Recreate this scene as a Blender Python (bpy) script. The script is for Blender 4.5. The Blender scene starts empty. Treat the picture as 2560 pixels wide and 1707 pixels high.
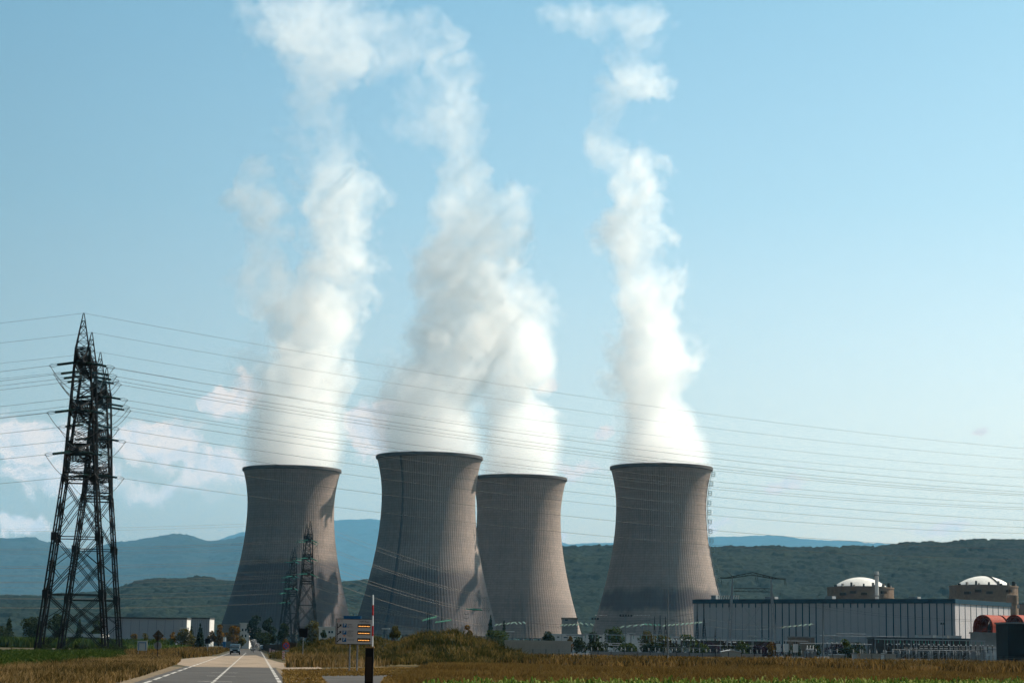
import bpy, math, random
import numpy as np
from mathutils import Vector, Matrix
R = math.radians
PI = math.pi
random.seed(7)
SC = bpy.context.scene
COL = SC.collection

# ------------------------------------------------------------------ camera
F = 4978.0                       # focal length in photo pixels (2560 wide)
CAMH = 1.9
PITCH, ROLL = R(8.73), R(0.9)
_f = np.array([0, math.cos(PITCH), math.sin(PITCH)])
_U = np.array([0, -math.sin(PITCH), math.cos(PITCH)])
_X = np.array([1.0, 0, 0])
_r = math.cos(ROLL) * _X + math.sin(ROLL) * _U
_u = -math.sin(ROLL) * _X + math.cos(ROLL) * _U
CAM0 = np.array([0, 0, CAMH])
cam = bpy.data.cameras.new('camera')
cam.sensor_width = 36.0
cam.lens = F / 2560 * 36
cam.clip_start, cam.clip_end = 0.5, 60000
cam_o = bpy.data.objects.new('camera', cam)
COL.objects.link(cam_o)
m = Matrix.Identity(4)
for i in range(3):
    m[i][0], m[i][1], m[i][2], m[i][3] = _r[i], _u[i], -_f[i], CAM0[i]
cam_o.matrix_world = m
SC.camera = cam_o

def ray(px, py):
    return _r * (px - 1280) / F + _u * (853.5 - py) / F + _f
def atY(px, py, Y):              # the point seen at a photo pixel, Y metres away
    v = ray(px, py)
    return CAM0 + v * (Y / v[1])
def atZ(px, py, z=0.0):          # the point seen at a photo pixel, at height z
    v = ray(px, py)
    return CAM0 + v * ((z - CAMH) / v[2])
def X_at(px, Y, z=0.0):          # x of a point at depth Y and height z seen in column px
    a = (px - 1280) / F
    dz = z - CAMH
    num = a * (math.cos(PITCH) * Y + math.sin(PITCH) * dz) - math.sin(ROLL) * (math.cos(PITCH) * dz - math.sin(PITCH) * Y)
    return num / math.cos(ROLL)
def G(px, Y, z=0.0):
    return (X_at(px, Y, z), Y, z)

# ------------------------------------------------------------------ light
SUN_AZ, SUN_EL = R(62), R(48)
w = bpy.data.worlds.new("World")
SC.world = w
w.use_nodes = True
SKY_STRENGTH = 0.054
SUN_STRENGTH = 4.2
EXPOSURE = 1.0
sun = bpy.data.lights.new('sun', 'SUN')
sun.energy = SUN_STRENGTH
sun.angle = R(0.5)
sun.color = (1.0, 0.90, 0.76)
sun_o = bpy.data.objects.new('sun', sun)
COL.objects.link(sun_o)
S = Vector((math.sin(SUN_AZ) * math.cos(SUN_EL), math.cos(SUN_AZ) * math.cos(SUN_EL), math.sin(SUN_EL)))
sun_o.rotation_euler = S.to_track_quat('Z', 'Y').to_euler()
SC.view_settings.view_transform = 'Standard'
SC.view_settings.look = 'None'
SC.view_settings.exposure = EXPOSURE
SC.view_settings.gamma = 1.0
SC.render.engine = 'CYCLES'
cy = SC.cycles
cy.use_denoising = True
cy.denoiser = 'OPENIMAGEDENOISE'
cy.use_adaptive_sampling = True
cy.adaptive_threshold = 0.03
cy.max_bounces = 18
cy.diffuse_bounces = 2
cy.glossy_bounces = 2
cy.transparent_max_bounces = 6
cy.volume_bounces = 18
cy.volume_step_rate = 3.0
cy.volume_max_steps = 256

class NB:                        # small node-tree helper
    def __init__(s, nt): s.nt = nt
    def n(s, t, **kw):
        x = s.nt.nodes.new(t)
        for k, v in kw.items(): setattr(x, k, v)
        return x
    def put(s, sock, v):
        if hasattr(v, 'is_linked') or hasattr(v, 'links'): s.nt.links.new(v, sock)
        else: sock.default_value = v
    def math(s, op, a, b=0.0, c=None, clamp=False):
        x = s.n('ShaderNodeMath', operation=op, use_clamp=clamp)
        s.put(x.inputs[0], a); s.put(x.inputs[1], b)
        if c is not None: s.put(x.inputs[2], c)
        return x.outputs[0]
    def vmath(s, op, a, b=(0, 0, 0), scale=None):
        x = s.n('ShaderNodeVectorMath', operation=op)
        s.put(x.inputs[0], a)
        if op != 'SCALE': s.put(x.inputs[1], b)
        if scale is not None: s.put(x.inputs['Scale'], scale)
        return x.outputs['Value'] if op in ('LENGTH', 'DISTANCE', 'DOT_PRODUCT') else x.outputs['Vector']
    def remap(s, v, a, b, c=0.0, d=1.0, kind='LINEAR'):
        x = s.n('ShaderNodeMapRange', interpolation_type=kind)
        s.put(x.inputs['Value'], v)
        for nm, q in (('From Min', a), ('From Max', b), ('To Min', c), ('To Max', d)): s.put(x.inputs[nm], q)
        return x.outputs['Result']
    def mix(s, f, a, b, blend='MIX'):
        x = s.n('ShaderNodeMix', data_type='RGBA', blend_type=blend)
        s.put(x.inputs['Factor'], f); s.put(x.inputs[6], a); s.put(x.inputs[7], b)
        return x.outputs[2]
    def noise(s, vec, scale, detail=4, rough=0.55, out='Fac', lac=2.0):
        x = s.n('ShaderNodeTexNoise')
        s.put(x.inputs['Vector'], vec)
        x.inputs['Scale'].default_value = scale
        x.inputs['Detail'].default_value = detail
        x.inputs['Roughness'].default_value = rough
        x.inputs['Lacunarity'].default_value = lac
        return x.outputs[out]

# ---- sky with the far cumulus bank
nb = NB(w.node_tree)
bg = w.node_tree.nodes['Background']
sky = nb.n('ShaderNodeTexSky', sky_type='NISHITA', sun_disc=False)
sky.sun_elevation, sky.sun_rotation = SUN_EL, SUN_AZ
sky.altitude, sky.air_density, sky.dust_density, sky.ozone_density = 200, 1.0, 2.6, 2.0

geo = nb.n('ShaderNodeTexCoord').outputs['Generated']
sep = nb.n('ShaderNodeSeparateXYZ'); nb.put(sep.inputs[0], geo)
az = nb.math('ARCTAN2', sep.outputs[0], sep.outputs[1])
el = nb.math('ARCSINE', sep.outputs[2])
# the sky is deep teal high up, pale low down, and brighter on the sun's side
ramp = nb.n('ShaderNodeValToRGB'); nb.put(ramp.inputs[0], nb.math('DIVIDE', el, R(30)))
for i, (p_, c_) in enumerate(((0.0, (1.72, 1.32, 1.05)), (.20, (1.44, 1.24, 1.00)), (.42, (.97, 1.09, .93)), (.68, (.68, .97, .87)), (1.0, (.54, .87, .82)))):
    e_ = ramp.color_ramp.elements[i] if i < 2 else ramp.color_ramp.elements.new(p_)
    e_.position = p_; e_.color = (*c_, 1)
glow = nb.remap(nb.vmath('DOT_PRODUCT', geo, tuple(S)), -.10, .55, .42, 1.55, 'SMOOTHSTEP')
tint = nb.vmath('SCALE', nb.mix(1.0, sky.outputs[0], ramp.outputs[0], 'MULTIPLY'), scale=glow)
ae = nb.n('ShaderNodeCombineXYZ'); nb.put(ae.inputs[0], az); nb.put(ae.inputs[1], el)
def AE(px, py):
    v = ray(px, py); v = v / np.linalg.norm(v)
    return math.atan2(v[0], v[1]), math.asin(v[2])
CLOUDS = [  # display-pixel centre, half sizes, weight (scale 1.0884 to photo pixels)
    (60, 1010, 150, 70, 1.0), (360, 1010, 110, 60, 1.15), (480, 1070, 130, 55, .8), (150, 1090, 200, 50, .7),
    (510, 930, 60, 45, 1.0), (560, 900, 50, 60, .8), (840, 990, 55, 70, 1.1), (890, 950, 45, 40, .9), (40, 1205, 70, 32, 1.1),
    (1390, 985, 36, 28, .8), (1330, 1070, 60, 30, .75), (1270, 900, 30, 30, .5), (1790, 1121, 62, 15, .8), (2250, 1005, 30, 10, .9),
    (2150, 1205, 100, 22, .65), (1650, 1215, 50, 18, .7), (1300, 1225, 30, 18, .6), (1830, 1090, 40, 12, .4), (300, 1120, 300, 40, .5)]
tot = None
warp = nb.noise(ae.outputs[0], 45, 5, .6, 'Color')
wv = nb.vmath('MULTIPLY', nb.vmath('SUBTRACT', warp, (.5, .5, .5)), (.035, .030, 0))
p = nb.vmath('ADD', ae.outputs[0], wv)
for (cx, cy_, rx, ry, wt) in CLOUDS:
    a, e = AE(cx * 1.0884, cy_ * 1.0884)
    q = nb.vmath('MULTIPLY', nb.vmath('SUBTRACT', p, (a, e, 0)), (F / (rx * 1.0884), F / (ry * 1.0884), 0))
    d = nb.vmath('LENGTH', q)
    v = nb.math('MULTIPLY', nb.remap(d, 0.2, 1.35, 1, 0, 'SMOOTHSTEP'), wt)
    tot = v if tot is None else nb.math('MAXIMUM', tot, v)
fb = nb.noise(p, 120, 7, .6)
cm = nb.math('MULTIPLY', tot, nb.remap(fb, .34, .62, .45, 1.15))
mask = nb.remap(cm, .13, .60, 0, 0.93, 'SMOOTHSTEP')
shade = nb.remap(nb.math('SUBTRACT', fb, nb.noise(nb.vmath('ADD', p, (.0035, .0045, 0)), 120, 7, .6)), -.10, .10, 0, 1)
ccol = nb.mix(shade, (8.6, 7.7, 7.4, 1), (10.8, 8.7, 7.4, 1))
nb.put(bg.inputs[0], nb.mix(mask, tint, ccol))
bg.inputs[1].default_value = SKY_STRENGTH

# ------------------------------------------------------------------ materials
MATS = {}
def mat(name, color, rough=.7, metal=0.0, n1=None, n2=None, spec=.12, coords='Object'):
    """plain surface; n1/n2 = (scale, amount[, second colour]) break the colour up"""
    if name in MATS: return MATS[name]
    mt = bpy.data.materials.new(name); mt.use_nodes = True
    b = NB(mt.node_tree); bs = mt.node_tree.nodes['Principled BSDF']
    bs.inputs['Roughness'].default_value = rough
    bs.inputs['Metallic'].default_value = metal
    bs.inputs['Specular IOR Level'].default_value = spec
    c = (*color, 1)
    tc = b.n('ShaderNodeTexCoord').outputs[coords] if coords != 'Position' else b.n('ShaderNodeNewGeometry').outputs['Position']
    for nn in (n1, n2):
        if nn:
            f = b.remap(b.noise(tc, nn[0], 5, .6), .3, .7, 0, 1)
            if len(nn) == 3: c = b.mix(b.math('MULTIPLY', f, nn[1]), c, (*nn[2], 1))
            else: c = b.mix(1.0, c, b.mix(f, (1 - nn[1],) * 3 + (1,), (1 + nn[1],) * 3 + (1,)), 'MULTIPLY')
    b.put(bs.inputs['Base Color'], c)
    MATS[name] = mt
    return mt
def leafmat(name, cols, trans=.25, n1=None):
    """foliage: each leaf-sized face picks its own colour from cols"""
    if name in MATS: return MATS[name]
    mt = bpy.data.materials.new(name); mt.use_nodes = True
    b = NB(mt.node_tree); mt.node_tree.nodes.remove(mt.node_tree.nodes['Principled BSDF'])
    g = b.n('ShaderNodeNewGeometry')
    cr = b.n('ShaderNodeValToRGB'); cr.color_ramp.interpolation = 'LINEAR'
    els = cr.color_ramp.elements
    while len(els) < len(cols): els.new(.5)
    for i, c in enumerate(cols):
        els[i].position = i / max(1, len(cols) - 1); els[i].color = (*c, 1)
    f = g.outputs['Random Per Island']
    if n1:
        nz = b.remap(b.noise(g.outputs['Position'], n1[0], 3, .6), .3, .7, -n1[1], n1[1])
        f = b.math('ADD', f, nz, clamp=True)
    b.put(cr.inputs[0], f)
    d = b.n('ShaderNodeBsdfDiffuse'); t = b.n('ShaderNodeBsdfTranslucent'); mx = b.n('ShaderNodeMixShader')
    b.put(d.inputs[0], cr.outputs[0]); b.put(t.inputs[0], cr.outputs[0])
    mx.inputs[0].default_value = trans
    b.put(mx.inputs[1], d.outputs[0]); b.put(mx.inputs[2], t.outputs[0])
    b.put(mt.node_tree.nodes['Material Output'].inputs[0], mx.outputs[0])
    MATS[name] = mt
    return mt

# ------------------------------------------------------------------ mesh helpers
class MB:
    def __init__(s): s.v, s.f = [], []
    def box(s, cx, cy, cz, sx, sy, sz, rz=0.0):
        o = len(s.v); c, n = math.cos(rz), math.sin(rz)
        for dz in (-.5, .5):
            for dx, dy in ((-.5, -.5), (.5, -.5), (.5, .5), (-.5, .5)):
                x, y = dx * sx, dy * sy
                s.v.append((cx + x * c - y * n, cy + x * n + y * c, cz + dz * sz))
        s.f += [(o, o+3, o+2, o+1), (o+4, o+5, o+6, o+7)] + [(o+i, o+(i+1) % 4, o+4+(i+1) % 4, o+4+i) for i in range(4)]
        return s
    def tube(s, p, q, r0, r1=None, n=4, cap=True, twist=PI/4):
        r1 = r0 if r1 is None else r1
        p, q = Vector(p), Vector(q); d = (q - p)
        if d.length < 1e-6: return s
        d.normalize()
        a = d.cross(Vector((0, 0, 1)) if abs(d.z) < .9 else Vector((0, 1, 0))).normalized(); b = d.cross(a)
        o = len(s.v)
        for c, r in ((p, r0), (q, r1)):
            for i in range(n):
                t = 2 * PI * i / n + twist
                s.v.append(tuple(c + a * (r * math.cos(t)) + b * (r * math.sin(t))))
        s.f += [(o+i, o+(i+1) % n, o+n+(i+1) % n, o+n+i) for i in range(n)]
        if cap: s.f += [tuple(o+i for i in range(n))[::-1], tuple(o+n+i for i in range(n))]
        return s
    beam = tube
    def path(s, pts, r, n=4):
        pts = [Vector(p) for p in pts]; o = len(s.v)
        rs = r if isinstance(r, (list, tuple)) else [r] * len(pts)
        for k, p in enumerate(pts):
            d = (pts[min(k+1, len(pts)-1)] - pts[max(k-1, 0)]).normalized()
            a = d.cross(Vector((0, 0, 1)) if abs(d.z) < .95 else Vector((0, 1, 0))).normalized(); b = d.cross(a)
            for i in range(n):
                t = 2 * PI * i / n
                s.v.append(tuple(p + a * (rs[k] * math.cos(t)) + b * (rs[k] * math.sin(t))))
        for k in range(len(pts) - 1):
            s.f += [(o+k*n+i, o+k*n+(i+1) % n, o+(k+1)*n+(i+1) % n, o+(k+1)*n+i) for i in range(n)]
        s.f += [tuple(o+i for i in range(n))[::-1], tuple(o+(len(pts)-1)*n+i for i in range(n))]
        return s
    def lathe(s, prof, n=24, c=(0, 0, 0), a0=0.0, a1=2*PI, cap=True):
        o = len(s.v); full = abs(a1 - a0 - 2*PI) < 1e-6; m_ = n if full else n + 1
        for (r, z) in prof:
            for i in range(m_):
                t = a0 + (a1 - a0) * i / n
                s.v.append((c[0] + r * math.cos(t), c[1] + r * math.sin(t), c[2] + z))
        for k in range(len(prof) - 1):
            for i in range(n):
                j = (i + 1) % m_ if full else i + 1
                s.f.append((o+k*m_+i, o+k*m_+j, o+(k+1)*m_+j, o+(k+1)*m_+i))
        if cap and full:
            if prof[0][0] > 1e-4: s.f.append(tuple(o+i for i in range(m_))[::-1])
            if prof[-1][0] > 1e-4: s.f.append(tuple(o+(len(prof)-1)*m_+i for i in range(m_)))
        return s
    def prism(s, poly, y0, y1, plane='xz'):
        """closed outline extruded along the third axis"""
        o = len(s.v); n = len(poly)
        for y in (y0, y1):
            for (a, b) in poly:
                s.v.append((a, y, b) if plane == 'xz' else ((a, b, y) if plane == 'xy' else (y, a, b)))
        s.f += [tuple(o+i for i in range(n)), tuple(o+n+i for i in range(n))[::-1]]
        s.f += [(o+i, o+n+i, o+n+(i+1) % n, o+(i+1) % n) for i in range(n)]
        return s
    def quad(s, *p):
        o = len(s.v); s.v += [tuple(q) for q in p]; s.f.append(tuple(range(o, o+len(p)))); return s
    def build(s, name, material, parent=None, loc=None, rz=0.0, smooth=False):
        me = bpy.data.meshes.new(name)
        me.from_pydata(s.v, [], s.f); me.update()
        return finish(me, name, material, parent, loc, rz, smooth)
def finish(me, name, material, parent=None, loc=None, rz=0.0, smooth=False):
    for x in (material if isinstance(material, (list, tuple)) else [material]): me.materials.append(x)
    if smooth: me.polygons.foreach_set('use_smooth', [True] * len(me.polygons))
    o = bpy.data.objects.new(name, me); COL.objects.link(o)
    if parent is not None: o.parent = parent
    if loc is not None: o.location = loc
    if rz: o.rotation_euler = (0, 0, rz)
    return o
def fast(name, V, Fc, material, parent=None, loc=None, smooth=False):
    """mesh from numpy arrays; all faces have the same number of corners"""
    V = np.asarray(V, dtype=np.float32); Fc = np.asarray(Fc, dtype=np.int32)
    me = bpy.data.meshes.new(name); k = Fc.shape[1]
    me.vertices.add(len(V)); me.vertices.foreach_set('co', V.ravel())
    me.loops.add(Fc.size); me.loops.foreach_set('vertex_index', Fc.ravel())
    me.polygons.add(len(Fc)); me.polygons.foreach_set('loop_start', np.arange(0, Fc.size, k, dtype=np.int32))
    me.update(calc_edges=True); me.validate()
    return finish(me, name, material, parent, loc, 0.0, smooth)
def tag(o, label=None, cat=None, group=None, kind=None):
    if label: o['label'] = label
    if cat: o['category'] = cat
    if group: o['group'] = group
    if kind: o['kind'] = kind
    return o
def thing(name, label, cat, loc=(0, 0, 0), rz=0.0, group=None):
    o = bpy.data.objects.new(name, None); COL.objects.link(o)
    o.location = loc; o.rotation_euler = (0, 0, rz)
    return tag(o, label, cat, group)
def kids(o): return [c for c in bpy.data.objects if c.parent == o]
def dup(root, loc, rz=None, label=None, group=None, scale=None):
    def cp(o, par):
        c = o.copy(); COL.objects.link(c)
        if par is not None: c.parent = par
        for ch in kids(o): cp(ch, c)
        return c
    r = cp(root, None); r.location = loc
    if rz is not None: r.rotation_euler = (0, 0, rz)
    if scale is not None: r.scale = (scale,) * 3
    if label: r['label'] = label
    if group: r['group'] = group
    return r

# ------------------------------------------------------------------ ground, hills
def hashn(ix, iy, k):
    h = np.sin(ix * 127.1 + iy * 311.7 + k * 74.7) * 43758.5453
    return h - np.floor(h)
def worley(x, y, cell):
    gx, gy = np.floor(x / cell), np.floor(y / cell); best = np.full(x.shape, 9.0); hid = np.zeros(x.shape)
    for dx in (-1, 0, 1):
        for dy in (-1, 0, 1):
            cx, cy2 = gx + dx, gy + dy
            px, py = (cx + hashn(cx, cy2, 1)) * cell, (cy2 + hashn(cx, cy2, 2)) * cell
            d = np.hypot(x - px, y - py) / cell
            hid = np.where(d < best, hashn(cx, cy2, 3), hid); best = np.minimum(best, d)
    return best, hid
def vnoise(x, y, s, k=0):
    x, y = x / s, y / s; ix, iy = np.floor(x), np.floor(y); fx, fy = x - ix, y - iy
    fx, fy = fx*fx*(3-2*fx), fy*fy*(3-2*fy)
    a, b = hashn(ix, iy, k), hashn(ix+1, iy, k); c, d = hashn(ix, iy+1, k), hashn(ix+1, iy+1, k)
    return (a*(1-fx)+b*fx)*(1-fy) + (c*(1-fx)+d*fx)*fy
def sheet(name, pts, z, material, kind='structure'):
    o = MB().quad(*[(p[0], p[1], z) for p in pts]).build(name, material)
    return tag(o, kind=kind)
def grid(name, xs, ys, zf, material):
    X, Y = np.meshgrid(xs, ys); Z = zf(X, Y)
    V = np.stack([X.ravel(), Y.ravel(), Z.ravel()], 1); nx, ny = len(xs), len(ys)
    i = (np.arange(ny-1)[:, None] * nx + np.arange(nx-1)[None]).ravel()
    return fast(name, V, np.stack([i, i+1, i+nx+1, i+nx], 1), material, smooth=True)

m_ground = mat('soil_and_dry_grass', (.055, .038, .016), .95, n1=(.05, .6, (.030, .033, .012)), n2=(.9, .35), coords='Position')
ground = MB().quad((-30000, -300, 0), (30000, -300, 0), (30000, 30800, 0), (-30000, 30800, 0)).build('ground', m_ground)
tag(ground, kind='structure')

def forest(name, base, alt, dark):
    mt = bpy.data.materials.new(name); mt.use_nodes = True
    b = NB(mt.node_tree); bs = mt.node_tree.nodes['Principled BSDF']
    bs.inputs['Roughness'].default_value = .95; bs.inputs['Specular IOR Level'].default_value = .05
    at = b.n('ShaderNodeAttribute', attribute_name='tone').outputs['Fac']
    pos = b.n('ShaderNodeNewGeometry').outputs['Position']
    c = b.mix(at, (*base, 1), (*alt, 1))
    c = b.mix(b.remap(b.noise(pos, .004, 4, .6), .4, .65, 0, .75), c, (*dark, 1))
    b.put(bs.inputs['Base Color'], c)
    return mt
def ridge(name, prof, D, run, back, res, crown, amp, material, ywob=0):
    """a wooded ridge whose skyline follows prof (photo pixels x1/1.0884), D metres away"""
    pts = np.array([atY(px * 1.0884, py * 1.0884, D) for px, py in prof])
    a, h = pts[:, 0] / D, pts[:, 2]
    As = np.arange(a[0], a[-1], res / D); Ys = np.arange(D - run, D + back, res * 1.15)
    A, Y = np.meshgrid(As, Ys); X = A * Y
    H = np.interp(A, a, h); t = (Y - (D - run)) / run
    s = np.clip(t, 0, 1); prof_ = np.where(t < 1, s * s * (3 - 2 * s) * .55 + s * .45, 1 - .5 * (t - 1) ** 2)
    gul = (vnoise(X + Y * .6, Y * .3, run * .22, 5) - .5) * .22 + (vnoise(X, Y * .5, run * .09, 6) - .5) * .10
    Z = H * prof_ * (1 + gul * np.clip(1.15 - t, 0, 1) * np.clip(t * 3, 0, 1)) - 3
    d, hid = worley(X, Y, crown); d2, hid2 = worley(X + 37, Y + 11, crown * .55)
    d3, hid3 = worley(X + 91, Y - 40, crown * 2.6); Z = Z + amp * (hid3 ** 3 * 1.1 + (vnoise(X, Y, crown * 5, 8) - .5) * .8)
    Z = Z + amp * (np.sqrt(np.clip(1 - d * d * 1.3, 0, 1)) * (.55 + .6 * hid) + .35 * np.clip(1 - d2 * d2 * 1.4, 0, 1))
    nx, ny = len(As), len(Ys)
    i = (np.arange(ny-1)[:, None] * nx + np.arange(nx-1)[None]).ravel()
    o = fast(name, np.stack([X.ravel(), Y.ravel(), Z.ravel()], 1), np.stack([i, i+1, i+nx+1, i+nx], 1), material, smooth=True)
    at = o.data.attributes.new('tone', 'FLOAT', 'POINT'); at.data.foreach_set('value', np.clip(hid * .8 + hid2 * .3, 0, 1).astype(np.float32).ravel())
    return tag(o, kind='structure')
m_forest = forest('near_forest', (.0035, .0075, .0055), (.016, .021, .010), (.002, .005, .004))
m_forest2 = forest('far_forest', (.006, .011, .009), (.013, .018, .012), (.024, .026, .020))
ridge('wooded_hill', [(-260, 1380), (0, 1372), (120, 1375), (200, 1368), (275, 1355), (310, 1340), (360, 1333), (450, 1333), (535, 1340), (600, 1346), (700, 1345),
      (800, 1340), (870, 1336), (1000, 1316), (1283, 1264), (1400, 1259), (1520, 1262), (1640, 1265), (1780, 1262), (1860, 1268), (1900, 1261),
      (2000, 1268), (2060, 1258), (2180, 1252), (2352, 1249), (2600, 1246)], 3600, 1250, 260, 3.0, 10.0, 5.0, m_forest)
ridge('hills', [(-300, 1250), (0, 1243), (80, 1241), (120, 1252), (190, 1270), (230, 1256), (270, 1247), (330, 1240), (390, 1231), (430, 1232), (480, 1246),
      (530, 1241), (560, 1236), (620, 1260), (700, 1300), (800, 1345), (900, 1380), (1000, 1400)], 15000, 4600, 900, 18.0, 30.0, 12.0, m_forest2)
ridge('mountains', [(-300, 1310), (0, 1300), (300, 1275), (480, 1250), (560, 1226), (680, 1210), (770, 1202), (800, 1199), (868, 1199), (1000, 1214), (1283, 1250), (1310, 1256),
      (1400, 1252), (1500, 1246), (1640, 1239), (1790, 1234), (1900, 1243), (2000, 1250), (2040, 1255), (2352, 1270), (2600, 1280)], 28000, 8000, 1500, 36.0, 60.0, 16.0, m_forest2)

# ------------------------------------------------------------------ cooling towers
def tower_r(z):
    b = 52.0 if z > 100 else 76.0
    return 31.35 * math.sqrt(1 + ((z - 100) / b) ** 2)
def concrete(name, base, band=None, streak=None, warm=None):
    """cast concrete with lift lines and weather stains; band=(z0,z1) of a darker zone, streak=angle of a dark ladder run"""
    mt = bpy.data.materials.new(name); mt.use_nodes = True
    b = NB(mt.node_tree); bs = mt.node_tree.nodes['Principled BSDF']
    bs.inputs['Roughness'].default_value = .9; bs.inputs['Specular IOR Level'].default_value = .15
    tc = b.n('ShaderNodeTexCoord').outputs['Object']
    sp = b.n('ShaderNodeSeparateXYZ'); b.put(sp.inputs[0], tc)
    ang = b.math('ARCTAN2', sp.outputs[1], sp.outputs[0])
    lift = b.math('FRACT', b.math('DIVIDE', sp.outputs[2], 1.75))
    line = b.remap(b.math('ABSOLUTE', b.math('SUBTRACT', lift, .5)), .36, .47, 0, 1)
    cell = b.n('ShaderNodeCombineXYZ')
    b.put(cell.inputs[0], b.math('FLOOR', b.math('MULTIPLY', ang, 132 / (2 * PI)))); b.put(cell.inputs[1], b.math('FLOOR', b.math('DIVIDE', sp.outputs[2], 1.75)))
    wn = b.n('ShaderNodeTexWhiteNoise', noise_dimensions='2D'); b.put(wn.inputs['Vector'], cell.outputs[0])
    liftn = b.n('ShaderNodeTexWhiteNoise', noise_dimensions='1D'); b.put(liftn.inputs['W'], b.math('FLOOR', b.math('DIVIDE', sp.outputs[2], 1.75)))
    c = b.mix(line, (*base, 1), tuple(x * .76 for x in base) + (1,))
    c = b.mix(1.0, c, b.mix(wn.outputs['Value'], (.90, .90, .90, 1), (1.08, 1.08, 1.08, 1)), 'MULTIPLY')
    c = b.mix(1.0, c, b.mix(liftn.outputs['Value'], (.90, .90, .91, 1), (1.05, 1.04, 1.02, 1)), 'MULTIPLY')
    st = b.n('ShaderNodeCombineXYZ'); b.put(st.inputs[0], b.math('MULTIPLY', ang, 14.0)); b.put(st.inputs[1], b.math('MULTIPLY', sp.outputs[2], .012))
    run = b.remap(b.noise(st.outputs[0], 1.6, 5, .65), .50, .78, 0, .55)
    c = b.mix(run, c, (.105, .088, .080, 1))
    big = b.remap(b.noise(tc, .022, 4, .6), .42, .68, 0, .38)
    c = b.mix(big, c, (.17, .140, .125, 1))
    if band:
        wob = b.math('ADD', sp.outputs[2], b.math('MULTIPLY', b.math('SUBTRACT', b.noise(tc, .05, 4, .6), .5), 16.0))
        up = b.remap(wob, band[0], band[0] + 6, 0, 1, 'SMOOTHSTEP'); dn = b.remap(wob, band[1] - 8, band[1], 1, 0, 'SMOOTHSTEP')
        c = b.mix(b.math('MULTIPLY', b.math('MULTIPLY', up, dn), band[2]), c, (.075, .065, .070, 1))
    if streak is not None:
        wob = b.math('MULTIPLY', b.math('SUBTRACT', b.noise(tc, .25, 4, .7), .5), .05)
        d = b.math('ABSOLUTE', b.math('ADD', b.math('SUBTRACT', ang, streak), wob))
        c = b.mix(b.math('MULTIPLY', b.remap(d, .012, .040, .85, 0, 'SMOOTHSTEP'), b.remap(b.noise(st.outputs[0], 9, 3, .6), .3, .5, .55, 1)), c, (.045, .052, .065, 1))
    b.put(bs.inputs['Base Color'], c)
    return mt
m_rim = mat('rim_concrete', (.085, .078, .076), .9, n1=(.2, .25))
NR = 132
def tower_shell(k):
    zs = np.concatenate([np.linspace(9, 123, 76), [125.7]])
    ta = []
    for i in range(NR):
        for fr, d in ((0, 0), (.70, 0), (.76, 1), (.94, 1)): ta.append((2 * PI * (i + fr) / NR, d))
    T = np.array([t for t, d in ta]); D = np.array([d for t, d in ta]) * .035
    rr = np.array([tower_r(z) for z in zs])
    Xo = (rr[:, None] + D[None]) * np.cos(T)[None]; Yo = (rr[:, None] + D[None]) * np.sin(T)[None]
    n = len(T); V = np.stack([Xo.ravel(), Yo.ravel(), np.repeat(zs, n)], 1)
    i = np.arange(len(zs) - 1)[:, None] * n; j = np.arange(n)[None]; j2 = (j + 1) % n
    Fo = np.stack([(i+j).ravel(), (i+j2).ravel(), (i+n+j2).ravel(), (i+n+j).ravel()], 1)
    off = len(V)
    zi = np.linspace(9, 125.7, 30); Ti = np.linspace(0, 2*PI, 97)[:-1]; ri = np.array([tower_r(z) - .9 for z in zi]); m_ = len(Ti)
    Vi = np.stack([(ri[:, None] * np.cos(Ti)).ravel(), (ri[:, None] * np.sin(Ti)).ravel(), np.repeat(zi, m_)], 1)
    i = np.arange(len(zi) - 1)[:, None] * m_; j = np.arange(m_)[None]; j2 = (j + 1) % m_
    Fi = np.stack([(i+j).ravel(), (i+m_+j).ravel(), (i+m_+j2).ravel(), (i+j2).ravel()], 1) + off
    return np.concatenate([V, Vi]), np.concatenate([Fo, Fi])
TOWERS = {}
def tower(key, cx, py, label, shell_mat):
    v = ray(cx * 1.0884, py * 1.0884); Y = (128 - CAMH) * v[1] / v[2]
    P = CAM0 + v * (Y / v[1])
    t = thing('cooling_tower', label, 'cooling tower', (P[0], Y, 0), 0, 'cooling towers')
    V, Fc = tower_shell(0)
    fast('shell', V, Fc, shell_mat, t)
    rt = tower_r(125.7)
    MB().lathe([(rt - 1.0, 125.4), (rt + .30, 125.4), (rt + 1.05, 126.0), (rt + 1.05, 127.7), (rt + .8, 128), (rt - .6, 128), (rt - .9, 125.6)], 96, cap=False).build('rim', m_rim, t)
    c = MB(); n = 44
    for i in range(n):
        a0 = 2 * PI * i / n
        for da in (-1, 1):
            a1 = a0 + da * PI / n
            c.tube((tower_r(-1) * math.cos(a0), tower_r(-1) * math.sin(a0), -.3), ((tower_r(9) - .4) * math.cos(a1), (tower_r(9) - .4) * math.sin(a1), 9.2), .55, .5, 6)
    c.build('base_colonnade', m_rim, t)
    MB().lathe([(53.5, -.2), (53.5, 1.6), (53, 1.6), (53, -.2)], 72, cap=False).build('basin', m_rim, t)
    TOWERS[key] = (P[0], Y, t)
    return t
CB = (.30, .238, .206)
tower(1, 671, 1077, 'broad grey cooling tower farthest left, a lattice pylon standing in front of it', concrete('concrete_weathered', CB, (8, 64, .8)))
tower(2, 986.5, 1048, 'tallest looking cooling tower with a dark vertical stain down its upper face', concrete('concrete_stained', (.29, .232, .202), (8, 54, .7), streak=R(-120.5)))
tower(3, 1193, 1097, 'cooling tower partly hidden behind the one with the dark stain', concrete('concrete_pale', CB, (10, 40, .25)))
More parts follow.
